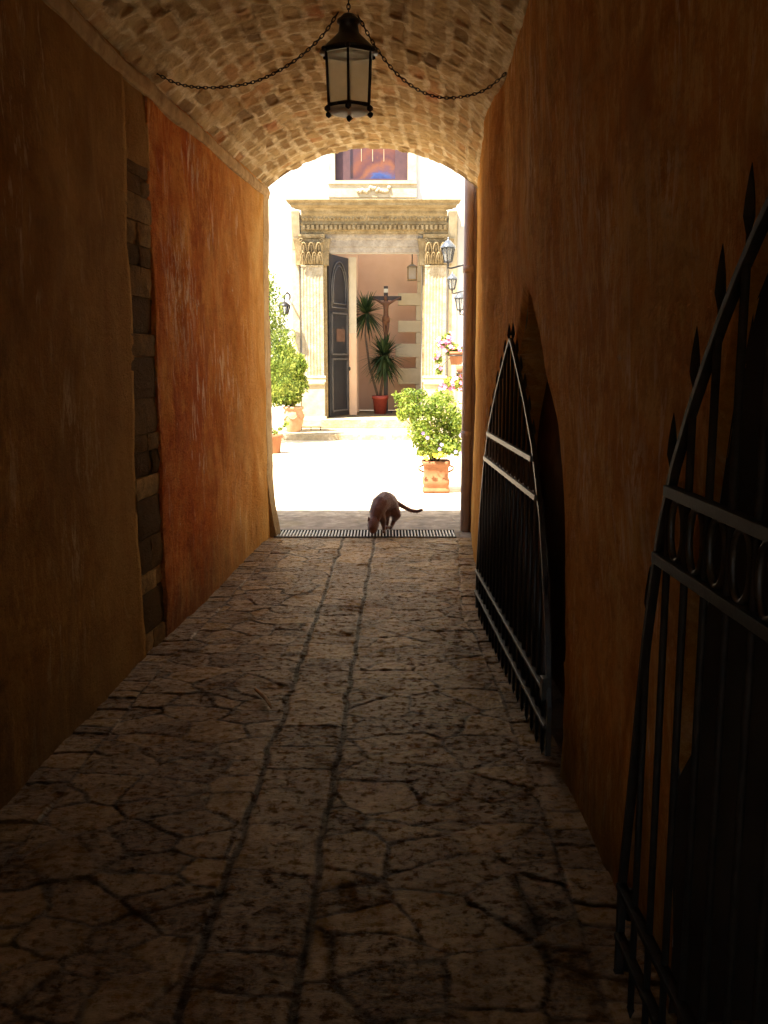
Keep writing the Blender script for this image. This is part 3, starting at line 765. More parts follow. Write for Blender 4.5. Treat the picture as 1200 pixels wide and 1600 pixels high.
b = MB(L.location); b.lathe(C, [(rt+.02, zt+.004), (rt+.012, zt+.014), (.075, zt+hh*.38), (.052, zt+hh*.5), (.046, zt+hh*.72), (.058, zt+hh*.75), (.058, zt+hh*.82), (.045, zt+hh*.86), (.03, zt+hh*.95), (.008, zt+hh)], 24)
b.build('roof', M['iron'], L)
for k in range(6):
    b = MB(L.location); b.lathe(hexp(rt+.012, 0, k)+Vector((0, 0, zt+.004)), [(.002, -.014), (.012, -.008), (.012, .006), (.002, .014)], 8); b.build('ball', M['iron'], L)
    b = MB(L.location); b.lathe(hexp(rb+.008, 0, k)+Vector((0, 0, zb-.018)), [(.002, -.018), (.015, -.008), (.015, .006), (.002, .016)], 8); b.build('ball', M['iron'], L)

b = MB(L.location)
b.lathe(C, [(rb-.014, zb-.002), (rb-.010, zb-.016), (rb-.022, zb-.028), (.05, zb-.036), (.004, zb-.038)], 24); b.build('base_dish', M['milk'], L)
b = MB(L.location); b.lathe(C, [(.004, zb-.036), (.014, zb-.045), (.012, zb-.058), (.003, zb-.068)], 10); b.build('finial', M['iron'], L)
def link_chain(b, pts, step, ll, lw_, r):
    # resample path
    P = [Vector(p) for p in pts]; out = [P[0]]; acc = 0
    for i in range(len(P)-1):
        seg = P[i+1]-P[i]; Ls = seg.length; d = step-acc
        while d <= Ls: out.append(P[i]+seg*(d/Ls)); d += step
        acc = (acc+Ls) % step
    for i in range(len(out)-1):
        m = (out[i]+out[i+1])/2; d = (out[i+1]-out[i]).normalized()
        u = d.cross(Vector((0, 1, 0))).normalized() if i % 2 else Vector((0, 1, 0)); u = (u-d*u.dot(d)).normalized()
        el = [m+d*(ll/2*math.cos(a*math.pi/5))+u*(lw_/2*math.sin(a*math.pi/5)) for a in range(11)]
        b.tube(el, r, 5, cap=False)
b = MB(L.location); link_chain(b, [C+Vector((0, 0, zr-.005)), C+Vector((0, 0, crown+.01))], .022, .03, .016, .003); b.build('hook_chain', M['rust'], L)
def swag(label, pix):
    pts = [at(*p) for p in pix]
    # smooth Catmull-Rom
    out = []
    for i in range(len(pts)-1):
        p0, p1, p2, p3 = pts[max(i-1, 0)], pts[i], pts[i+1], pts[min(i+2, len(pts)-1)]
        for t in [k/10 for k in range(10)]:
            out.append(.5*((2*p1)+(p2-p0)*t+(2*p0-5*p1+4*p2-p3)*t*t+(3*p1-p0-3*p2+p3)*t**3))
    out.append(pts[-1])
    b = MB(pts[0]); link_chain(b, out, .024, .033, .014, .0027)
    o = b.build('chain', M['rust']); o.location = pts[0]
    tag(o, label, 'chain', 'chains from the lantern to the walls')
swag('sagging iron chain from the lantern top to the ledge above orange wall', [(528, 20, 5.0), (500, 60, 5.05), (450, 102, 5.15), (390, 130, 5.3), (320, 137, 5.4), (270, 128, 5.5), (222, 100, 5.5)])
swag('sagging iron chain from the lantern top to the ochre gate wall', [(560, 26, 5.0), (590, 78, 5.03), (625, 120, 5.1), (665, 146, 5.2), (705, 153, 5.3), (750, 144, 5.4), (780, 124, 5.4), (803, 100, 5.4)])

# ------------------------------------------------------------------ DOWNPIPES at the mouth
def pipe(name, label, px, r, zt_, Yp, z_mid):
    x = at(px, 560, Yp).x; o = empty(name, (x, Yp, 0), label, 'downpipe')
    b = MB(o.location); b.tube([(x, Yp, -.02), (x, Yp, zt_)], r, 16); b.build('pipe', M['pipe'], o)
    for z in z_mid:
        b = MB(o.location); b.tube([(x, Yp, z-.03), (x, Yp, z+.03)], r*1.18, 16); b.build('collar', M['pipe'], o)
pipe('downpipe', 'thick mauve brown downpipe standing at the passage mouth', 730, .044, 3.9, 8.98, (.9, 2.4))
pipe('downpipe', 'thin mauve brown downpipe between thick pipe and ochre wall', 740.5, .024, 3.5, 8.99, (1.65,))

# ------------------------------------------------------------------ CHURCH
FY = 21.2
ch = empty('church', (0, FY, .1), 'whitewashed church front with carved stone portal across the courtyard', 'church')
O = ch.location
def X_(px, Y=FY): return at(px, 560, Y).x*1.0
def Z_(py, Y=FY): return at(600, py, Y).z
dxl, dxr, dzb, dzt = at(513, 652, FY).x, at(659, 652, FY).x, Z_(653), Z_(393)
wxl, wxr, wzb = at(524, 283, FY).x, at(637, 283, FY).x, Z_(283)
wzt = wzb+2.0
b = MB(O)      # wall with door and window openings, .5 thick
def slab(b, x0, x1, z0, z1, y0=FY, y1=FY+.5): b.box(x0, x1, y0, y1, z0, z1)
slab(b, -14, dxl, -.02, 14); slab(b, dxr, 9, -.02, 14); slab(b, dxl, dxr, dzt, wzb); slab(b, dxl, wxl, wzb, 14); slab(b, wxr, dxr, wzb, 14); slab(b, wxl, wxr, wzt, 14); slab(b, dxl, dxr, -.02, dzb-.02)
b.build('wall', M['white'], ch)
MB(O).box(-14, 9, FY-.4, FY+.6, 14, 14.35).build('roof', M['terra'], ch, bevel=.02)
# platform step & threshold
b = MB(O); b.box(-5.2, 3.2, 19.2, FY-.002, -.03, .10); b.build('platform_step', M['shaft'], ch, bevel=.012)
b = MB(O); b.box(dxl-.15, dxr+.2, FY-.34, FY+.5, .10, dzb-.008); b.build('threshold', M['shaft'], ch, bevel=.015)
# entablature
PY = FY-.18
xa, xb = at(472, 400, PY).x, at(698, 400, PY).x
zc0, zc1 = Z_(394, PY), Z_(365, PY)
b = MB(O)
b.profx(at(508, 380, PY).x, at(661, 380, PY).x, [(0, zc0), (.0, zc0+.12), (.02, zc0+.125), (.02, zc0+.26), (.045, zc0+.30), (.045, zc1)], FY-.05, mitre=False)
b.build('lintel', M['stonegrey'], ch)
zf1 = Z_(348, PY)
b = MB(O)
b.profx(xa-.02, xb+.02, [(.10, zc1+.002), (.10, zc1+.06), (.13, zc1+.07), (.13, zf1-.06), (.17, zf1-.03), (.17, zf1)], FY-.06, mitre=False)
nd = 32
for i in range(nd):
    x = xa+(xb-xa)*(i+.5)/nd; b.box(x-.028, x+.028, FY-.27, FY-.185, zc1+.075, zc1+.17)
b.build('frieze', M['stone'], ch)
zq = Z_(331, PY)
b = MB(O)
b.profx(xa, xb, [(.14, zf1+.002), (.15, zf1+.05), (.20, zf1+.09), (.20, zf1+.13), (.24, zf1+.17), (.24, zq)], FY-.06, mitre=False)
for i in range(38):      # egg moulding
    x = xa+(xb-xa)*(i+.5)/38; b.lathe((x, FY-.262, zf1+.07), [(.004, -.035), (.024, -.01), (.022, .02), (.004, .03)], 8)
b.build('architrave', M['stone'], ch)
CYf = FY-.62
zk0, zk1 = zq, Z_(311, CYf)
kx0, kx1 = at(447, 320, CYf).x, at(720, 320, CYf).x
b = MB(O); h_ = zk1-zk0
b.profx(kx0+.40, kx1-.40, [(.12, zk0+.002), (.14, zk0+h_*.22), (.26, zk0+h_*.32), (.29, zk0+h_*.42), (.33, zk0+h_*.45), (.33, zk0+h_*.72), (.37, zk0+h_*.78), (.41, zk0+h_*.92), (.41, zk1)], FY-.20)
b.build('cornice', M['stone'], ch)
# pilasters
def pilaster(pxa, pxb):
    x0, x1 = at(pxa, 500, PY).x, at(pxb, 500, PY).x; wd = x1-x0; xc = (x0+x1)/2
    z_cap0, z_cap1 = Z_(414, PY), Z_(366, PY); z_ped = Z_(596, PY); z_base = .10
    b = MB(O); prof = []; nf = 6; m_ = .03; fw = (wd-.07-2*m_)/nf      # fluted shaft cross-section
    xs0 = x0+.035
    prof.append((xs0, 0)); prof.append((xs0+m_, 0))
    for i in range(nf):
        f0 = xs0+m_+i*fw
        for k in range(7):
            aa = math.pi*k/6; prof.append((f0+fw/2-math.cos(aa)*(fw/2-.008), .012*math.sin(aa)))
    prof.append((x1-.035, 0))
    n_ = len(prof)
    zl, zh = z_ped+.12, z_cap0-.04
    vs_ = [(x, PY+d, z) for z in (zl, zh) for x, d in prof]+[(x, FY-.01, z) for z in (zl, zh) for x in (prof[0][0], prof[-1][0])]
    fs = [(i, i+1, n_+i+1, n_+i) for i in range(n_-1)]+[(2*n_, 0, n_, 2*n_+2), (n_-1, 2*n_+1, 2*n_+3, 2*n_-1)]
    b.add(vs_, fs)
    b.profx(x0+.03, x1-.03, [(.13, z_cap0-.04), (.155, z_cap0-.03), (.155, z_cap0-.005), (.13, z_cap0)], FY-.04, mitre=False)
    p = b.build('pilaster', M['shaft'], ch)
    b = MB(O)
    b.profx(x0, x1, [(.19, z_ped-.02), (.19, z_ped), (.17, z_ped+.05), (.19, z_ped+.08), (.16, z_ped+.12)], FY-.03, mitre=False)
    b.profx(x0+.02, x1-.02, [(.20, z_base+.25), (.20, z_ped-.08), (.235, z_ped-.06), (.235, z_ped-.02)], FY-.02, mitre=False)
    b.profx(x0-.01, x1+.01, [(.26, z_base), (.26, z_base+.18), (.22, z_base+.25)], FY-.02, mitre=False)
    b.build('pedestal', M['cream'], p, bevel=.004)
    # Corinthian capital
    b = MB(O); H = z_cap1-z_cap0
    b.profx(x0+.03, x1-.03, [(.11, z_cap0), (.12, z_cap0+H*.5), (.16, z_cap0+H*.86)], FY-.04)
    b.profx(x0-.01, x1+.01, [(.19, z_cap0+H*.87), (.21, z_cap0+H*.93), (.21, z_cap1-.002)], FY-.04, mitre=False)
    def leafc(xc_, z0_, w_, hgt, out):
        n2 = 6; vs_ = []
        for i in range(n2+1):
            t = i/n2; z = z0_+hgt*(math.sin(t*1.75)/math.sin(1.57) if t < .9 else .93)
            yy = PY-.01-out*t**2.2*1.0; ww = w_*(.75+.5*math.sin(t*math.pi))*(1 if t < .85 else .6)
            vs_ += [(xc_-ww/2, yy+.02, z), (xc_-ww/5, yy-.006, z), (xc_, yy+.012, z), (xc_+ww/5, yy-.006, z), (xc_+ww/2, yy+.02, z)]
        fs = [(i*5+k, i*5+k+1, i*5+6+k, i*5+5+k) for i in range(n2) for k in range(4)]
        b.add(vs_, fs)
    for i in range(4): leafc(x0+.03+(wd-.06)*(i+.5)/4, z_cap0+.005, (wd-.06)/4.3, H*.42, .12)
    for i in range(3): leafc(x0+.03+(wd-.06)*(i+.5)/3, z_cap0+H*.34, (wd-.06)/3.6, H*.38, .16)
    for row_, (zb__, ht__, nn__, oo__) in enumerate(((.03, .36, 4, .03), (.36, .34, 3, .06))):
        for i in range(nn__):
            xx_ = x0+.03+(wd-.06)*(i+.5)/nn__; ww_ = (wd-.06)/nn__*.42
            b.tube([(xx_-ww_*math.cos(t*math.pi/10), PY-.03-oo__-.09*math.sin(t*math.pi/10), z_cap0+H*(zb__+ht__*math.sin(t*math.pi/10))) for t in range(11)], .014, 6)
            b.tube([(xx_, PY-.02-oo__, z_cap0+H*zb__), (xx_, PY-.07-oo__, z_cap0+H*(zb__+ht__*.8))], .016, 6)
    for s_ in (-1, 1):     # volutes
        cx__ = xc+s_*(wd/2-.04); sp_ = [(cx__-s_*.055*math.cos(t*.6)*(1-t/14), PY-.07, z_cap0+H*.78+.055*math.sin(t*.6)*(1-t/14)) for t in range(13)]
        b.tube(sp_, .014, 6)
        sp_ = [(xc+s_*.03+s_*.035*math.cos(t*.7)*(1-t/12), PY-.075, z_cap0+H*.76+.035*math.sin(t*.7)*(1-t/12)) for t in range(11)]
        b.tube(sp_, .010, 6)
    b.build('capital', M['stone'], p)
    return p
pilaster(469, 508); pilaster(661, 699)
# inner jambs and outer strips
b = MB(O); b.box(at(506, 500, FY).x, dxl, FY-.06, FY+.3, .10, zc0).build('jamb', M['stone'], ch, bevel=.006)
b = MB(O); b.box(dxr, at(664, 500, FY).x, FY-.06, FY+.3, .10, zc0).build('jamb', M['stone'], ch, bevel=.006)
for pa, pb in ((457, 469), (700, 713)):
    b = MB(O); b.box(at(pa, 500, FY).x, at(pb, 500, FY).x, FY-.07, FY+.01, .10, zq+.02); b.build('outer_strip', M['cream'], ch, bevel=.006)
    s_ = 1 if pa < 600 else -1; b = MB(O)    # small console under the cornice
    xa_, xb_ = at(pa, 340, FY).x, at(pb, 340, FY).x
    b.profx(xa_, xb_, [(.02, zq-.75), (.05, zq-.5), (.14, zq-.28), (.22, zq-.1), (.24, zq)], FY-.06, mitre=False); b.build('console', M['cream'], ch)
# upper window
wf = MB(O); fx0, fx1 = at(513, 283, FY).x, at(651, 283, FY).x
wf.box(fx0, wxl, FY-.07, FY+.1, wzb, wzt+.2).box(wxr, fx1, FY-.07, FY+.1, wzb, wzt+.2).box(wxl, wxr, FY-.07, FY+.1, wzt, wzt+.2)
win = wf.build('window', M['cream'], ch, bevel=.008)
b = MB(O); b.profx(fx0, fx1, [(.02, wzb-.34), (.02, wzb-.09), (.05, wzb-.07), (.05, wzb-.002)], FY-.05, mitre=False); b.build('sill', M['cream'], win)
b = MB(O); r = random.Random(4)
for i in range(16):
    x = at(560+i*3.2, 290, FY).x; b.lathe((x, FY-.075, wzb-.19+r.uniform(-.05, .05)), [(.005, -.05), (.05, -.01), (.04, .03), (.005, .05)], 7)
b.build('carving', M['cream'], win)
b = MB(O); wm = at(547, 260, FY).x-wxl
b.box(wxl, wxl+wm, FY+.06, FY+.10, wzb, wzt).box(wxr-wm*.85, wxr, FY+.06, FY+.10, wzb, wzt).box(wxl+wm, wxr-wm*.85, FY+.06, FY+.10, wzb, wzb+.06)
b.build('shutter', M['shutter'], win)
M['stained'] = stained(wzb)
b = MB(O); b.box(wxl+wm, wxr-wm*.85, FY+.11, FY+.13, wzb+.06, wzt)
b.build('stained_glass', M['stained'], win)
b = MB(O)
for i in range(1, 4):
    x = wxl+wm+(wxr-wxl-1.85*wm)*i/4; b.box(x-.007, x+.007, FY+.10, FY+.108, wzb+.42, wzt)
b.build('glazing_bars', M['terrapale'], win)
# vestibule
IY = 24.6
b = MB(O)
vz = dzt+.9
b.add([(-2.4, IY, dzb-.01), (2.0, IY, dzb-.01), (2.0, IY, vz), (-2.4, IY, vz)], [(0, 1, 2, 3)])
b.add([(-2.4, FY+.5, dzb-.01), (-2.4, IY, dzb-.01), (-2.4, IY, vz), (-2.4, FY+.5, vz)], [(0, 1, 2, 3)])
b.add([(2.0, FY+.5, dzb-.01), (2.0, IY, dzb-.01), (2.0, IY, vz), (2.0, FY+.5, vz)], [(0, 3, 2, 1)])
b.build('vestibule', M['salmon'], ch)
b = MB(O); b.box(-2.4, 2.0, FY+.5, IY, -.02, dzb-.012); b.build('vestibule_floor', M['stone'], ch)
# reveal of an inner pier at left, quoins painted pale green at right
b = MB(O); b.box(-2.4, at(560, 500, 23.6).x, 23.6, 23.9, dzb-.01, vz); b.build('inner_pier', M['salmon'], ch)
b = MB(O); qy = 23.8; qx1 = at(664, 500, qy).x
edges_px = [(455, 640), (467, 622), (477, 650), (501, 622), (519, 650), (537, 622), (556, 652), (585, 640), (600, 652)]
tops = [393, 440, 458, 477, 501, 519, 537, 558, 575, 600, 640]
lefts = [652, 652, 622, 650, 622, 650, 618, 650, 622, 650, 640]
for i in range(len(tops)-1):
    z1, z0 = at(600, tops[i], qy).z, at(600, tops[i+1], qy).z
    x0 = at(lefts[i] if i else 652, 500, qy).x
    b.box(x0, qx1+.3, qy-(.02 if i % 2 else .032), qy+.2, z0, z1-.004)
b.build('painted_quoins', M['palegreen'], ch, bevel=.006)
# open door leaf (dark, with arched panel moulding), hinged on the left jamb
h0 = Vector((dxl+.02, FY+.22, 0)); h1 = at(545, 500, 22.45); h1.z = 0
dd = (h1-h0); DW = dd.length; dd.normalize(); nn_ = Vector((dd.y, -dd.x, 0))
b = MB(O); zb_, zt_ = dzb+.01, dzt-.02
def dpt(s, z, o=0): return h0+dd*s+nn_*o+Vector((0, 0, z))
b.add([dpt(0, zb_), dpt(DW, zb_), dpt(DW, zt_), dpt(0, zt_), dpt(0, zb_, -.06), dpt(DW, zb_, -.06), dpt(DW, zt_, -.06), dpt(0, zt_, -.06)],
      [(0, 1, 2, 3), (4, 7, 6, 5), (0, 3, 7, 4), (1, 5, 6, 2), (3, 2, 6, 7), (0, 4, 5, 1)])
door = b.build('door', M['doorwood'], ch)
b = MB(O); DH = zt_-zb_
def fr_(s0, s1, z0, z1, o=.012):
    for a_, c_ in (((s0, z0), (s1, z0)), ((s1, z0), (s1, z1)), ((s1, z1), (s0, z1)), ((s0, z1), (s0, z0))):
        b.obox(dpt(a_[0], a_[1], o), dpt(c_[0], c_[1], o), .035, .03, up=tuple(nn_))
fr_(.14, DW-.12, zb_+.12, zb_+DH*.36); fr_(.14, DW-.12, zb_+DH*.39, zb_+DH*.645)
for k_ in (0, .09):
    arc = [dpt(.14+k_, zb_+DH*.68+k_, .012)]+[dpt(.14+k_+(DW-.26-2*k_)*(1-math.cos(t*math.pi/14))/2, zb_+DH*.80+(DH*.165-k_)*math.sin(t*math.pi/14), .012) for t in range(15)]+[dpt(DW-.12-k_, zb_+DH*.68+k_, .012), dpt(.14+k_, zb_+DH*.68+k_, .012)]
    b.tube(arc, .016, 6)
b.build('panel_moulding', M['doormould'], door)
b = MB(O); fr_z = zb_+DH*.47; b.add([dpt(.38, fr_z, .012), dpt(.85, fr_z, .012), dpt(.85, fr_z+.28, .012), dpt(.38, fr_z+.28, .012)], [(0, 1, 2, 3)]); b.build('notice_plate', M['doorpaper'], door)
b = MB(O); b.lathe(dpt(DW-.06, zb_+1.05, .03), [(.01, -.05), (.03, -.02), (.03, .02), (.01, .05)], 10); b.build('handle', M['ironworn'], door)
b = MB(O); x0, x1 = at(545.5, 500, 22.6).x, at(557, 500, 22.6).x
b.box(x0, x1, 22.58, 22.63, at(600, 521, 22.6).z, at(600, 402, 22.6).z).box(x0+.02, x1-.03, 22.565, 22.58, at(600, 516, 22.6).z, at(600, 408, 22.6).z); b.build('cream_panel', M['creamdoor'], ch)
b = MB(O); b.box(x0, x1, 22.58, 22.62, dzb-.01, at(600, 521.3, 22.6).z); b.build('lower_panel', M['salmon'], ch)

# ------------------------------------------------------------------ courtyard side walls
def wallthing(label, pts, h, m, th_=.4):
    o = empty('courtyard_wall', (*pts[0], 0), label, 'wall'); b = MB(o.location)
    (x0, y0), (x1, y1) = pts; n_ = Vector((y1-y0, x0-x1, 0)).normalized()*th_
    a_ = Vector((x0, y0, 0)); c_ = Vector((x1, y1, 0))
    b.add([a_+Vector((0, 0, -.02)), c_+Vector((0, 0, -.02)), c_+n_+Vector((0, 0, -.02)), a_+n_+Vector((0, 0, -.02)), a_+Vector((0, 0, h)), c_+Vector((0, 0, h)), c_+n_+Vector((0, 0, h)), a_+n_+Vector((0, 0, h))],
          [(0, 3, 2, 1), (4, 5, 6, 7), (0, 1, 5, 4), (1, 2, 6, 5), (2, 3, 7, 6), (3, 0, 4, 7)])
    b.build('masonry', m, o, bevel=.01); b = MB(o.location)
    b.add([a_-n_*.1+Vector((0, 0, h+.002)), c_-n_*.1+Vector((0, 0, h+.002)), c_+n_*1.1+Vector((0, 0, h+.002)), a_+n_*1.1+Vector((0, 0, h+.002)), a_-n_*.1+Vector((0, 0, h+.1)), c_-n_*.1+Vector((0, 0, h+.1)), c_+n_*1.1+Vector((0, 0, h+.1)), a_+n_*1.1+Vector((0, 0, h+.1))],
          [(0, 3, 2, 1), (4, 5, 6, 7), (0, 1, 5, 4), (1, 2, 6, 5), (2, 3, 7, 6), (3, 0, 4, 7)])
    b.build('coping', M['cream'], o)
    return o
wallthing('pale plaster courtyard wall at right carrying the bracket lanterns and flower pots', [(1.18, 9.1), (1.78, 21.15)], 4.6, M['white'])
wallthing('low white courtyard wall at far left', [(-9, 21.1), (-9, 8.9)], 2.6, M['white'])

# ------------------------------------------------------------------ bracket lanterns
def wall_lantern(label, px, ytop, ybot, Y, arm_pts, group='bracket lanterns in the courtyard', wratio=.52, dark=False):
    c = at(px, ybot, Y); t_ = at(px, ytop, Y); H = t_.z-c.z; W = H*wratio/2
    o = empty('wall_lantern', c, label, 'lantern', group); C = c
    z1, z2, z3 = H*.10, H*.60, H*.86
    rb_, rt_ = W*.55, W*.95; nS = 6
    hp = lambda r, z, k: C+Vector((r*math.cos(R(60*k+15)), r*math.sin(R(60*k+15)), z))
    b = MB(c)
    for k in range(nS): b.tube([hp(rb_, z1, k), hp(rt_, z2, k)], W*(.14 if dark else .085), 5)
    for r, z in ((rb_, z1), (rt_, z2)):
        for k in range(nS): b.obox(hp(r, z, k), hp(r, z, k+1), W*.2, W*.16)
    b.build('cage', M['iron'], o)
    b = MB(c)
    for k in range(nS): b.add([hp(rb_*.97, z1, k), hp(rb_*.97, z1, k+1), hp(rt_*.97, z2, k+1), hp(rt_*.97, z2, k)], [(0, 1, 2, 3)])
    b.build('glass', M['cglass'], o)
    b = MB(c); b.lathe(C, [(W*1.12, z2), (W*1.12, z2+H*.03), (W*.8, z2+H*.14), (W*.35, z3), (W*.12, z3+H*.03), (W*.14, z3+H*.07), (W*.04, H)], 18); b.build('roof', M['iron'] if dark else M['roofl'], o)
    b = MB(c); b.lathe(C, [(W*.06, -H*.02), (W*.18, .0), (W*.2, z1*.6), (rb_, z1)], 12); b.build('base', M['iron'], o)
    b = MB(c); pts = [C+Vector((dx_*H, dy_*H, dz_*H)) for dx_, dy_, dz_ in arm_pts]; b.tube(pts, H*(.06 if dark else .035), 7); b.build('arm', M['iron'], o)
    return o
for (px, yt, yb_, Y, lab) in ((700, 370, 414, 11.5, 'largest of three black bracket lanterns on the right courtyard wall'),
                              (706.5, 424, 455, 15.9, 'middle of three black bracket lanterns on the right courtyard wall'),
                              (719, 452, 488, 18.9, 'rearmost of three black bracket lanterns, half hidden by the downpipe')):
    c = at(px, yb_, Y); t_ = at(px, yt, Y); H = t_.z-c.z
    wallx = 1.18+(Y-9.1)/(21.15-9.1)*.6; D = (wallx-c.x)/H
    wall_lantern(lab, px, yt, yb_, Y, [(0, 0, 0), (0, 0, -.10), (.12, 0, -.12), (.35*min(D, 1.4), 0, -.02), (.7*min(D, 1.4), 0, .10), (D, 0, .06)])
FYl = FY-.38
wall_lantern('small black lantern on a curled bracket left of the church portal', 444.5, 468, 494, FYl,
             [(0, 0, 1.0), (.02, 0, 1.25), (.18, .1, 1.42), (.32, .3, 1.3), (.3, .6, 1.12), (.2, 1.0, 1.1), (.15, 1.4, 1.1)], wratio=.72, dark=True)
# lantern inside the vestibule
ly = 22.6; c = at(644, 437, ly); t_ = at(644, 413, ly)
o = empty('vestibule_lantern', c, 'small brass lantern hanging inside the church door', 'lantern')
b = MB(c); Hh_ = t_.z-c.z
for k in range(4):
    a_ = R(90*k+45); b.tube([c+Vector((.13*math.cos(a_), .13*math.sin(a_), 0)), c+Vector((.14*math.cos(a_), .14*math.sin(a_), Hh_*.8))], .012, 5)
b.lathe(c, [(.15, -.02), (.15, .01)], 4, rot=R(45), smooth=False).lathe(c, [(.17, Hh_*.8), (.15, Hh_*.86), (.04, Hh_), (.02, Hh_+.05)], 4, rot=R(45), smooth=False)
M['brass'] = simple('aged_brass', (.20, .13, .05), (.34, .23, .09), .5, 20, .2, .002, metal=.5)
b.build('cage', M['brass'], o)
b = MB(c); b.lathe(c, [(.115, .01), (.12, Hh_*.79)], 4, rot=R(45), smooth=False); b.build('glass', M['frost'], o)
b = MB(c); b.tube([c+Vector((0, 0, Hh_+.04)), c+Vector((.0, 0, vz-c.z-.01))], .012, 5); b.build('chain', M['rust'], o)

# ------------------------------------------------------------------ plants
def leaves(name, blobs, n, size, m, parent, seed, org, aspect=.5, shell=.6, up=.3, droop=0):
    r = np.random.default_rng(seed); B = np.array([b_[:3] for b_ in blobs], float); Rr_ = np.array([b_[3:6] for b_ in blobs], float)
    wgt = (Rr_.prod(1))**.67; wgt /= wgt.sum()
    idx = r.choice(len(B), n, p=wgt); d = r.normal(size=(n, 3)); d /= np.linalg.norm(d, axis=1)[:, None]
    rad_ = shell+(1-shell)*r.random(n); rad_ = np.where(r.random(n) < .25, r.random(n)**.5, rad_)
    c = B[idx]+d*Rr_[idx]*rad_[:, None]*(1+.22*vnoise(d*2.5+idx[:, None]*3.1, seed))[:, None]
    nrm = d+r.normal(size=(n, 3))*.6+np.array([0, 0, up]); nrm /= np.linalg.norm(nrm, axis=1)[:, None]
    a = np.cross(nrm, r.normal(size=(n, 3))); a /= np.linalg.norm(a, axis=1)[:, None]; bb = np.cross(nrm, a)
    s = size*r.uniform(.6, 1.3, n)[:, None]
    v0 = c-a*s*.5; v1 = c+bb*s*aspect*.5+nrm*s*.08; v2 = c+a*s*.5-np.array([0, 0, droop])*s; v3 = c-bb*s*aspect*.5+nrm*s*.08
    V_ = np.stack([v0, v1, v2, v3], 1).reshape(-1, 3)-np.array(org)
    me = bpy.data.meshes.new(name); i = np.arange(n)*4
    me.from_pydata(V_.tolist(), [], np.stack([i, i+1, i+2], 1).tolist()+np.stack([i, i+2, i+3], 1).tolist())
    at_ = me.attributes.new('tint', 'FLOAT', 'POINT'); tv = np.clip(.5+.28*r.normal(size=n)+.25*vnoise(c*4, seed+3), 0, 1); at_.data.foreach_set('value', np.repeat(tv, 4).astype(np.float32))
    return new_obj(name, me, m, parent)
def flower(name, c, rad_, m, parent, org, seed, n=5):
    r = random.Random(seed); b = MB(org); c = Vector(c)
    nrm = Vector((r.uniform(-.5, .5), -1, r.uniform(-.1, .7))).normalized(); a = nrm.cross(Vector((0, 0, 1))).normalized(); q = nrm.cross(a)
    for k in range(n):
        t = 2*math.pi*k/n; u = a*math.cos(t)+q*math.sin(t); w_ = a*-math.sin(t)+q*math.cos(t)
        b.add([c, c+u*rad_*.6+w_*rad_*.4+nrm*rad_*.2, c+u*rad_+nrm*rad_*.1, c+u*rad_*.6-w_*rad_*.4+nrm*rad_*.2], [(0, 1, 2, 3)])
    return b.build(name, m, parent)

# square terracotta planter with the flowering bush
PYp = 11.72; pc = at(681, 765, PYp); pc.z = -.02
pl = empty('terracotta_planter', pc, 'square terracotta planter with rolled rims holding the flowering bush', 'planter')
top_z = at(681, 719, PYp).z; hw_ = (at(702, 740, PYp).x-at(661, 740, PYp).x)/2; H = top_z-pc.z
b = MB(pc); k_ = hw_
b.lathe(pc, [(k_*.92, 0), (k_*1.02, H*.03), (k_*1.02, H*.10), (k_*.93, H*.13), (k_*.93, H*.20), (k_*1.0, H*.26), (k_*1.02, H*.36), (k_*.95, H*.45), (k_*.90, H*.50), (k_*.93, H*.80), (k_*1.0, H*.85), (k_*1.06, H*.89), (k_*1.06, H*.99), (k_*.98, H), (k_*.92, H*.97), (k_*.9, H*.90), (.02, H*.90)], 40, sq=9)
b.build('pot', M['terra'], pl)
for s_ in (-1, 1):
    b = MB(pc); b.tube([pc+Vector((s_*k_*.93, 0, H*.62)), pc+Vector((s_*(k_+.05), 0, H*.70)), pc+Vector((s_*(k_+.05), 0, H*.78)), pc+Vector((s_*k_*.98, 0, H*.84))], .012, 6); b.build('handle', M['terra'], pl)
b = MB(pc); b.box(pc.x-k_*.84, pc.x+k_*.84, PYp-k_*.84, PYp+k_*.84, pc.z+H*.905, pc.z+H*.93); b.build('soil', M['soil'], pl)
bz = pc.z+H*.93
bu = empty('flowering_bush', (pc.x, PYp, bz), 'bright green leafy bush with yellow and lilac flowers in square planter', 'bush')
bo = bu.location
def Bp(px, py, dy=0): v = at(px, py, PYp+dy); return v
blobs = []
for px, py, rx_, rz_, dy in ((672, 690, 26, 22, -.08), (668, 655, 30, 24, .02), (640, 640, 22, 18, -.02), (700, 650, 24, 26, .02), (694, 686, 26, 22, 0), (712, 672, 16, 26, .05),
                             (626, 622, 12, 10, 0), (652, 618, 20, 12, .05), (690, 622, 20, 14, .1), (676, 634, 22, 18, -.1), (655, 672, 22, 18, -.1), (630, 650, 10, 12, .05), (716, 700, 14, 14, -.05), (716, 660, 14, 22, -.1), (704, 700, 22, 12, -.1), (662, 706, 14, 8, -.1), (680, 706, 18, 9, -.12), (702, 704, 16, 9, -.1), (655, 690, 12, 12, -.05), (618, 616, 6, 5, 0), (636, 612, 8, 6, .1)):
    v = Bp(px, py, dy); blobs.append((v.x, v.y, v.z, rx_/128, rx_/128*.9, rz_/128))
leaves('foliage', blobs, 6000, .05, M['leaf'], bu, 21, bo, .55, .5)
b = MB(bo); r = random.Random(9)
for bl_ in blobs:
    p0 = Vector((pc.x+r.uniform(-.05, .05), PYp+r.uniform(-.05, .05), bz-.01)); p1 = Vector(bl_[:3]); pm = (p0+p1)/2+Vector((r.uniform(-.04, .04), r.uniform(-.04, .04), .03))
    b.tube([p0, pm, p1], [.008, .006, .003], 5)
b.build('stem', M['bark'], bu)
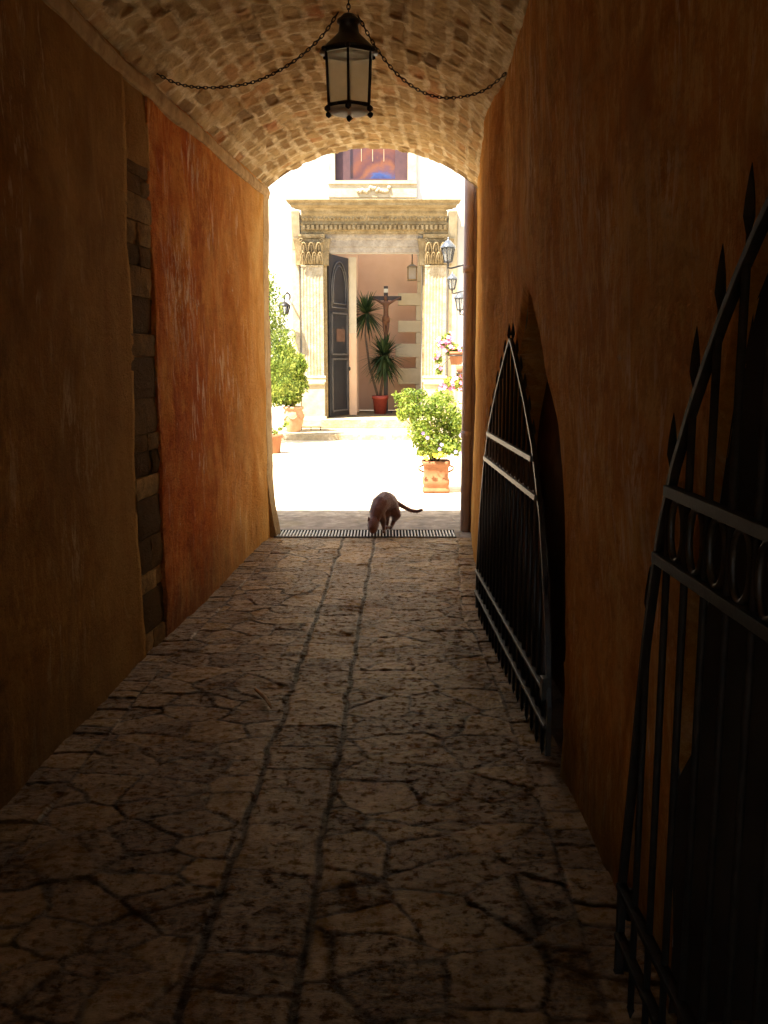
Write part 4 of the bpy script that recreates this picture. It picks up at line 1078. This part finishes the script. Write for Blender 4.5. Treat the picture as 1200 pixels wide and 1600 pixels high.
for i, (px, py) in enumerate([(664, 714), (667, 716), (679, 711), (683, 713), (692, 713), (696, 712), (688, 709)]):
    flower('flower', Bp(px, py, -.24), .032, M['yellow'], bu, bo, 60+i)
for i, (px, py) in enumerate([(652, 716), (706, 712), (712, 706), (720, 708), (690, 695), (648, 708), (661, 677), (720, 680), (716, 716), (708, 718), (668, 684), (687, 702)]):
    flower('flower', Bp(px, py, -.24), .026, M['purple'], bu, bo, 80+i)

# flower pots hanging on the right wall
def wall_pot(label, px, py, Y, wpx, hpx, flw, seed, trail):
    c = at(px, py, Y); w_ = wpx/F*Y/2; H = hpx/F*Y
    o = empty('hanging_pot', c, label, 'flower pot', 'terracotta pots hung on the right courtyard wall')
    b = MB(c); b.lathe(c, [(w_*.7, 0), (w_*.92, H*.75), (w_*1.08, H*.78), (w_*1.1, H), (w_*.95, H), (w_*.9, H*.85), (.01, H*.85)], 20); b.build('pot', M['terra'], o)
    wallx = 1.18+(Y-9.1)/12.05*.6
    b = MB(c); b.tube([c+Vector((0, 0, H*.3)), Vector((wallx, Y, c.z+H*.1))], .01, 6); b.tube([c+Vector((w_*1.12*math.cos(t*math.pi/8), w_*1.12*math.sin(t*math.pi/8), H*.7)) for t in range(17)], .008, 5, cap=False)
    b.build('bracket', M['iron'], o)
    p = empty('potted_geranium', (c.x, Y, c.z+H*.85), 'pink flowering plant in the '+flw, 'flowering plant', 'pink flowering plants on the right wall')
    bl_ = []
    for (qx, qy, rx_, rz_) in trail:
        v = at(qx, qy, Y); bl_.append((v.x, v.y, v.z, rx_/F*Y, rx_/F*Y*.8, rz_/F*Y))
    leaves('foliage', bl_, 1100, .06, M['leafd'], p, seed, p.location, .6, .4)
    b = MB(p.location)
    for q in bl_: b.tube([p.location, (Vector(q[:3])+p.location)/2+Vector((0, 0, .03)), Vector(q[:3])], [.008, .006, .003], 5)
    b.build('stem', M['bark'], p)
    r = random.Random(seed)
    for i in range(36):
        q = r.choice(bl_); d = Vector((r.gauss(0, 1), -abs(r.gauss(0, 1)), r.gauss(0, 1))).normalized()
        flower('flower', Vector(q[:3])+Vector((d.x*q[3], d.y*q[4], d.z*q[5]))*1.05, .035, M['pink'], p, p.location, seed*7+i)
wall_pot('terracotta pot of pink flowers on the right wall, upper one', 713, 570, 14.5, 24, 20, 'upper terracotta wall pot', 5, [(704, 545, 10, 9), (690, 535, 8, 8), (714, 546, 10, 8), (684, 560, 7, 9), (700, 528, 6, 8), (686, 578, 6, 8)])
wall_pot('terracotta pot behind the bush on the right wall, lower one', 727, 612, 13.6, 26, 40, 'lower terracotta wall pot', 6, [(715, 600, 12, 9), (702, 598, 10, 9), (722, 590, 10, 10), (694, 606, 7, 6)])

# clay urn with leafy shrub, left
UY = 19.9; uc = at(459, 668, UY); uc.z = .10
ur = empty('clay_urn', uc, 'round pale clay urn with raised garland left of the church portal', 'urn')
ut = at(459, 635, UY).z; H = ut-uc.z; W = at(475, 640, UY).x-at(459, 640, UY).x
b = MB(uc); b.lathe(uc, [(W*.62, 0), (W*.66, H*.06), (W*.70, H*.1), (W*.95, H*.42), (W*1.02, H*.62), (W*.94, H*.78), (W*.84, H*.86), (W*1.0, H*.90), (W*1.04, H*.97), (W*.96, H), (W*.8, H*.97), (W*.75, H*.88), (.01, H*.88)], 28)
b.build('pot', M['terrapale'], ur)
b = MB(uc)
for k in range(6):      # garland swags in relief
    a0 = k*math.pi/3
    b.tube([uc+Vector((W*1.0*math.cos(a0+t*math.pi/24)*1.01, W*1.0*math.sin(a0+t*math.pi/24)*1.01, H*(.68-.16*math.sin(t*math.pi/8)))) for t in range(9)], .014, 5)
b.build('garland', M['terrapale'], ur)
sh = empty('leafy_shrub', (uc.x, UY, uc.z+H*.88), 'leafy green shrub growing from the round clay urn', 'shrub')
bl_ = []
for px, py, rx_, rz_, dy in ((448, 600, 26, 26, 0), (440, 575, 24, 24, .1), (458, 575, 22, 22, -.1), (452, 620, 22, 14, 0), (470, 600, 12, 16, 0), (432, 615, 16, 20, .1), (445, 550, 18, 14, .05), (468, 570, 10, 18, 0), (425, 590, 14, 22, 0)):
    v = at(px, py, UY+dy); bl_.append((v.x, v.y, v.z, rx_/75, rx_/75, rz_/75))
leaves('foliage', bl_, 4200, .11, M['leafd'], sh, 31, sh.location, .5, .5)
b = MB(sh.location)
for q in bl_: b.tube([sh.location, (Vector(q[:3])+sh.location)/2+Vector((0, 0, .06)), Vector(q[:3])], [.02, .014, .006], 6)
b.build('trunk', M['bark'], sh)
# conifer further left
TY = 18.6; tb = at(417, 690, TY); tb.z = -.022
tr_ = empty('conifer_tree', tb, 'tall feathery conifer with a pointed top at the left edge of courtyard', 'tree')
bl_ = []; r = random.Random(12)
ztop = at(420, 425, TY).z
for k in range(20):
    f_ = k/19; z = .95+(ztop-.95)*f_; w_ = (1-f_)**.8*.60+.10
    for s_ in range(3):
        a_ = r.uniform(0, 6.28); bl_.append((tb.x+.1+math.cos(a_)*w_*.45, TY+math.sin(a_)*w_*.45, z, w_*.65, w_*.65, .20))
leaves('crown', bl_, 6500, .075, M['conifer'], tr_, 41, tb, .35, .5, .1, .3)
b = MB(tb); b.tube([tb, tb+Vector((.06, 0, ztop*.5)), tb+Vector((.10, 0, ztop*.95))], [.07, .045, .012], 8); b.build('trunk', M['bark'], tr_)
# small pot in front, left
SY = 16.6; scn = at(424, 706, SY); scn.z = -.022
sp_ = empty('clay_pot', scn, 'plain clay pot half hidden behind the left corner of the passage', 'flower pot')
pt_z = at(424, 679, SY).z; H = pt_z-scn.z; W = at(441, 690, SY).x-scn.x
b = MB(scn); b.lathe(scn, [(W*.82, 0), (W*.94, H*.8), (W*1.06, H*.82), (W*1.08, H), (W*.94, H), (W*.9, H*.88), (.01, H*.88)], 24); b.build('pot', M['terra'], sp_)
sm_ = empty('small_plant', (scn.x, SY, scn.z+H*.88), 'small dark leafed plant in the plain clay pot at left', 'plant')
bl_ = []
for px, py in ((430, 676), (438, 670), (444, 665), (424, 672), (449, 661), (416, 668)):
    v = at(px, py, SY); bl_.append((v.x, v.y, v.z, .05, .05, .04))
leaves('foliage', bl_, 130, .055, M['leafd'], sm_, 51, sm_.location, .6, .3)
b = MB(sm_.location)
for q in bl_: b.tube([sm_.location, Vector(q[:3])], [.006, .003], 5)
b.build('stem', M['bark'], sm_)
# low iron stand beside the urn
st = at(486, 666, 20.3); b = MB(st)
z1 = .17
b.obox(st+Vector((-.22, 0, .10-st.z+z1-.1)), st+Vector((.22, 0, z1-st.z)), .02, .02)
for dx_ in (-.2, 0, .2): b.obox((st.x+dx_, 20.3, .10), (st.x+dx_, 20.3, z1-.01), .016, .016)
o = b.build('boot_scraper', M['iron']); o.location = st; tag(o, 'low black iron boot scraper on the step beside the clay urn', 'boot scraper')

# yuccas and crucifix in the vestibule
VY = 23.0; fz = dzb-.012
vc = at(594, 642, VY); vc.z = fz
pot = empty('red_pot', vc, 'red plastic plant pot standing inside the church doorway', 'flower pot')
ht = at(594, 618, VY).z-fz; W = at(606, 630, VY).x-vc.x
b = MB(vc); b.lathe(vc, [(W*.75, 0), (W*.95, ht*.8), (W*1.08, ht*.82), (W*1.08, ht), (W*.95, ht), (W*.9, ht*.9), (.01, ht*.9)], 24); b.build('pot', M['redpot'], pot)
yu = empty('yucca_plant', (vc.x, VY, fz+ht*.9), 'spiky yucca with two heads of long drooping blades in red pot', 'yucca')
def blades(c, n, ln, seed, name='blade_head'):
    r = random.Random(seed); b = MB(yu.location); tint = []
    for i in range(n):
        az = r.uniform(0, 2*math.pi); el = r.uniform(-.9, 1.35); L_ = ln*r.uniform(.7, 1.15); d = Vector((math.cos(az)*math.cos(el), math.sin(az)*math.cos(el), math.sin(el)))
        s_ = d.cross(Vector((0, 0, 1))).normalized(); vs_ = []
        for k in range(6):
            t = k/5; p = c+d*L_*t+Vector((0, 0, -.22*L_*t*t)); w_ = .026*(1-t)**.6*(1 if k else .6)+.001
            vs_ += [p-s_*w_, p+s_*w_]
        b.add(vs_, [(2*k, 2*k+1, 2*k+3, 2*k+2) for k in range(5)]); tint += [r.random()]*12
    o = b.build(name, M['blade'], yu); a_ = o.data.attributes.new('tint', 'FLOAT', 'POINT'); a_.data.foreach_set('value', tint)
h1_, h2_ = at(600, 556, VY), at(572, 490, VY+.15)
blades(h1_, 260, .66, 3); blades(h1_+Vector((.0, 0, -.28)), 110, .5, 8); blades(h2_, 200, .66, 4)
b = MB(yu.location); b.tube([yu.location, (yu.location+h1_)/2+Vector((.02, 0, 0)), h1_], [.035, .03, .025], 8); b.build('stem', M['bark'], yu)
b = MB(yu.location); b.tube([yu.location+Vector((-.05, .03, 0)), yu.location+Vector((-.25, .1, .7)), Vector((h2_.x-.02, h2_.y, h2_.z-.5)), h2_], [.03, .028, .024, .02], 8); b.build('stem', M['bark'], yu)
KY = 23.35; kb = at(603, 640, KY); kb.z = fz; kt = at(603, 447, KY); beam = at(603, 466, KY)
cr = empty('crucifix', kb, 'dark wooden standing crucifix with carved figure behind the yucca', 'crucifix')
xk = kt.x
b = MB(kb); b.box(xk-.05, xk+.05, KY, KY+.05, fz, kt.z); b.build('upright', M['crosswood'], cr, bevel=.005)
b = MB(kb); b.box(xk-.37, xk+.37, KY-.012, KY+.045, beam.z-.05, beam.z+.05); b.build('crossbeam', M['crosswood'], cr, bevel=.005)
b = MB(kb); b.box(xk-.16, xk+.16, KY-.14, KY+.16, fz, fz+.05); b.build('foot', M['crosswood'], cr)
b = MB(kb); zt2 = (kt.z+beam.z)/2+.03; b.box(xk-.05, xk+.05, KY-.012, KY-.001, zt2-.04, zt2+.05); b.build('scroll', M['scroll'], cr)

def skin(name, verts, edges, radii, m, parent, org, vox=.006, smooth=4):
    """one continuous surface: tapered limbs along the bones, fused with a voxel remesh"""
    bm = bmesh.new(); O_ = Vector(org)
    for a_, c_ in edges:
        p, q = Vector(verts[a_]), Vector(verts[c_]); r0, r1 = radii[a_], radii[c_]
        n = max(2, int((q-p).length/(min(r0, r1)*.35))+1)
        for k in range(n+1):
            t = k/n; mat_ = Matrix.Translation(p.lerp(q, t)-O_) @ Matrix.Scale(r0+(r1-r0)*t, 4)
            bmesh.ops.create_icosphere(bm, subdivisions=2, radius=1, matrix=mat_)
    me = bpy.data.meshes.new(name); bm.to_mesh(me); bm.free()
    o = bpy.data.objects.new(name+'_tmp', me); COL.objects.link(o)
    rm = o.modifiers.new('r', 'REMESH'); rm.mode = 'VOXEL'; rm.voxel_size = vox
    sm = o.modifiers.new('s', 'SMOOTH'); sm.factor = .5; sm.iterations = smooth
    dg = bpy.context.evaluated_depsgraph_get(); dg.update(); me2 = bpy.data.meshes.new_from_object(o.evaluated_get(dg))
    bpy.data.objects.remove(o); me2.name = name
    for p in me2.polygons: p.use_smooth = True
    me2.materials.clear()
    return new_obj(name, me2, m, parent)
z0 = beam.z; fY = KY-.055
V_ = [(xk, fY, z0-.42), (xk, fY-.01, z0-.28), (xk, fY-.012, z0-.14), (xk, fY-.02, z0-.06), (xk-.01, fY-.035, z0-.0), (xk-.01, fY-.035, z0+.03),
      (xk-.10, fY-.01, z0-.11), (xk-.21, fY+.0, z0-.05), (xk-.33, fY+.02, z0+.01), (xk+.10, fY-.01, z0-.11), (xk+.21, fY, z0-.05), (xk+.33, fY+.02, z0+.01),
      (xk-.05, fY-.02, z0-.47), (xk-.045, fY-.06, z0-.68), (xk-.02, fY-.01, z0-.90), (xk-.015, fY-.04, z0-.96), (xk+.05, fY-.02, z0-.47), (xk+.045, fY-.06, z0-.68), (xk+.02, fY-.01, z0-.90), (xk+.015, fY-.04, z0-.96)]
E_ = [(0, 1), (1, 2), (2, 3), (3, 4), (4, 5), (2, 6), (6, 7), (7, 8), (2, 9), (9, 10), (10, 11), (0, 12), (12, 13), (13, 14), (14, 15), (0, 16), (16, 17), (17, 18), (18, 19)]
Rd = [.065, .06, .075, .028, .045, .035, .035, .026, .018, .035, .026, .018, .045, .036, .022, .018, .045, .036, .022, .018]
skin('figure', V_, E_, Rd, M['flesh'], cr, kb, .012, 2)
b = MB(kb); b.lathe((xk, fY-.01, z0-.52), [(.075, -.10), (.095, -.02), (.09, .06), (.072, .09)], 12); b.build('loincloth', M['terra'], cr)

# ------------------------------------------------------------------ CAT
cg = at(600, 831, 8.80); cg.z = 0
ca = None
cv = [(.060, 9.06, .215),      # 0 pelvis
      (.045, 8.99, .262),      # 1 loin
      (.010, 8.92, .285),      # 2 arched back
      (-.030, 8.85, .262),     # 3
      (-.062, 8.79, .205),     # 4 shoulders
      (-.085, 8.735, .140),    # 5 neck
      (-.098, 8.705, .098),    # 6 head back
      (-.104, 8.675, .062),    # 7 face
      (-.106, 8.648, .036),    # 8 muzzle
      # front legs
      (-.090, 8.79, .120), (-.088, 8.80, .060), (-.086, 8.79, .014), (-.088, 8.768, .009),
      (-.012, 8.79, .120), (-.004, 8.795, .060), (.000, 8.785, .014), (-.002, 8.762, .009),
      # hind legs: knee, hock, paw
      (.010, 9.00, .130), (.030, 9.06, .070), (.026, 9.03, .015), (.022, 8.99, .009),
      (.118, 9.02, .130), (.095, 9.07, .068), (.070, 9.03, .015), (.060, 8.99, .009),
      # tail
      (.105, 9.11, .235), (.150, 9.13, .212), (.205, 9.13, .180), (.262, 9.11, .156), (.318, 9.10, .150), (.362, 9.09, .166)]
ce = [(0, 1), (1, 2), (2, 3), (3, 4), (4, 5), (5, 6), (6, 7), (7, 8), (4, 9), (9, 10), (10, 11), (11, 12), (4, 13), (13, 14), (14, 15), (15, 16),
      (0, 17), (17, 18), (18, 19), (19, 20), (0, 21), (21, 22), (22, 23), (23, 24), (0, 25), (25, 26), (26, 27), (27, 28), (28, 29), (29, 30)]
crd = [.078, .080, .084, .084, .072, .046, .054, .047, .022, .032, .019, .018, .017, .032, .019, .018, .017, .046, .022, .017, .017, .046, .022, .017, .017,
       .032, .023, .020, .019, .018, .014]
cbase = Vector((-.02, 8.85, 0)); SX = at(600, 700, 8.9).x
cat = skin('cat', [(x+.0, y, z) for x, y, z in cv], ce, crd, M['cat'], None, cbase, .005, 5)
cat.location = cbase; tag(cat, 'thin dark brown cat with arched back sniffing the drain grate', 'cat')
me = cat.data; bm = bmesh.new(); bm.from_mesh(me)      # ears belong to the body mesh
for s_ in (-1, 1):
    c = Vector((-.098+s_*.034, 8.700, .140))-cbase; bs = [bm.verts.new(c+Vector((dx_, dy_, -.020))) for dx_, dy_ in ((-.02, 0), (0, -.010), (.02, 0), (0, .014))]
    t_ = bm.verts.new(c+Vector((s_*.012, -.008, .030)))
    for k in range(4): bm.faces.new((bs[k], bs[(k+1) % 4], t_))
r = random.Random(77); bm.faces.ensure_lookup_table(); fl_ = list(bm.faces); ar_ = [f.calc_area() for f in fl_]
for f in r.choices(fl_, ar_, k=9000):        # short coat of hair, part of the body mesh
    n = f.normal.copy(); c = f.calc_center_median()+Vector((r.uniform(-.003, .003), r.uniform(-.003, .003), r.uniform(-.003, .003)))
    d = (n*.75+Vector((r.uniform(-.3, .3), .35+r.uniform(-.3, .3), -.45+r.uniform(-.3, .3)))).normalized()
    sd = d.cross(n); sd = (sd.normalized() if sd.length > 1e-4 else Vector((1, 0, 0)))*.0011; L_ = r.uniform(.006, .012)
    bm.faces.new((bm.verts.new(c-sd-n*.001), bm.verts.new(c+sd-n*.001), bm.verts.new(c+d*L_)))
bm.to_mesh(me); bm.free()

# ------------------------------------------------------------------ small litter on the floor
def ground_at(px, py):
    dx = (px-600)/F; dz = -(py-800)/F; dY = math.cos(PITCH)+dz*math.sin(PITCH); dZ = -math.sin(PITCH)+dz*math.cos(PITCH); t = EYE/-dZ
    return Vector((dx*t, dY*t, 0))
pa_, pb_ = ground_at(399, 1081), ground_at(424, 1110)
b = MB(pa_); b.tube([pa_+Vector((0, 0, .014)), (pa_+pb_)/2+Vector((.006, 0, .02)), pb_+Vector((0, 0, .013))], [.007, .010, .006], 7)
o = b.build('stick', M['bark2']); o.location = pa_; tag(o, 'short pale broken stick lying on the flagstones left of the channel', 'stick')
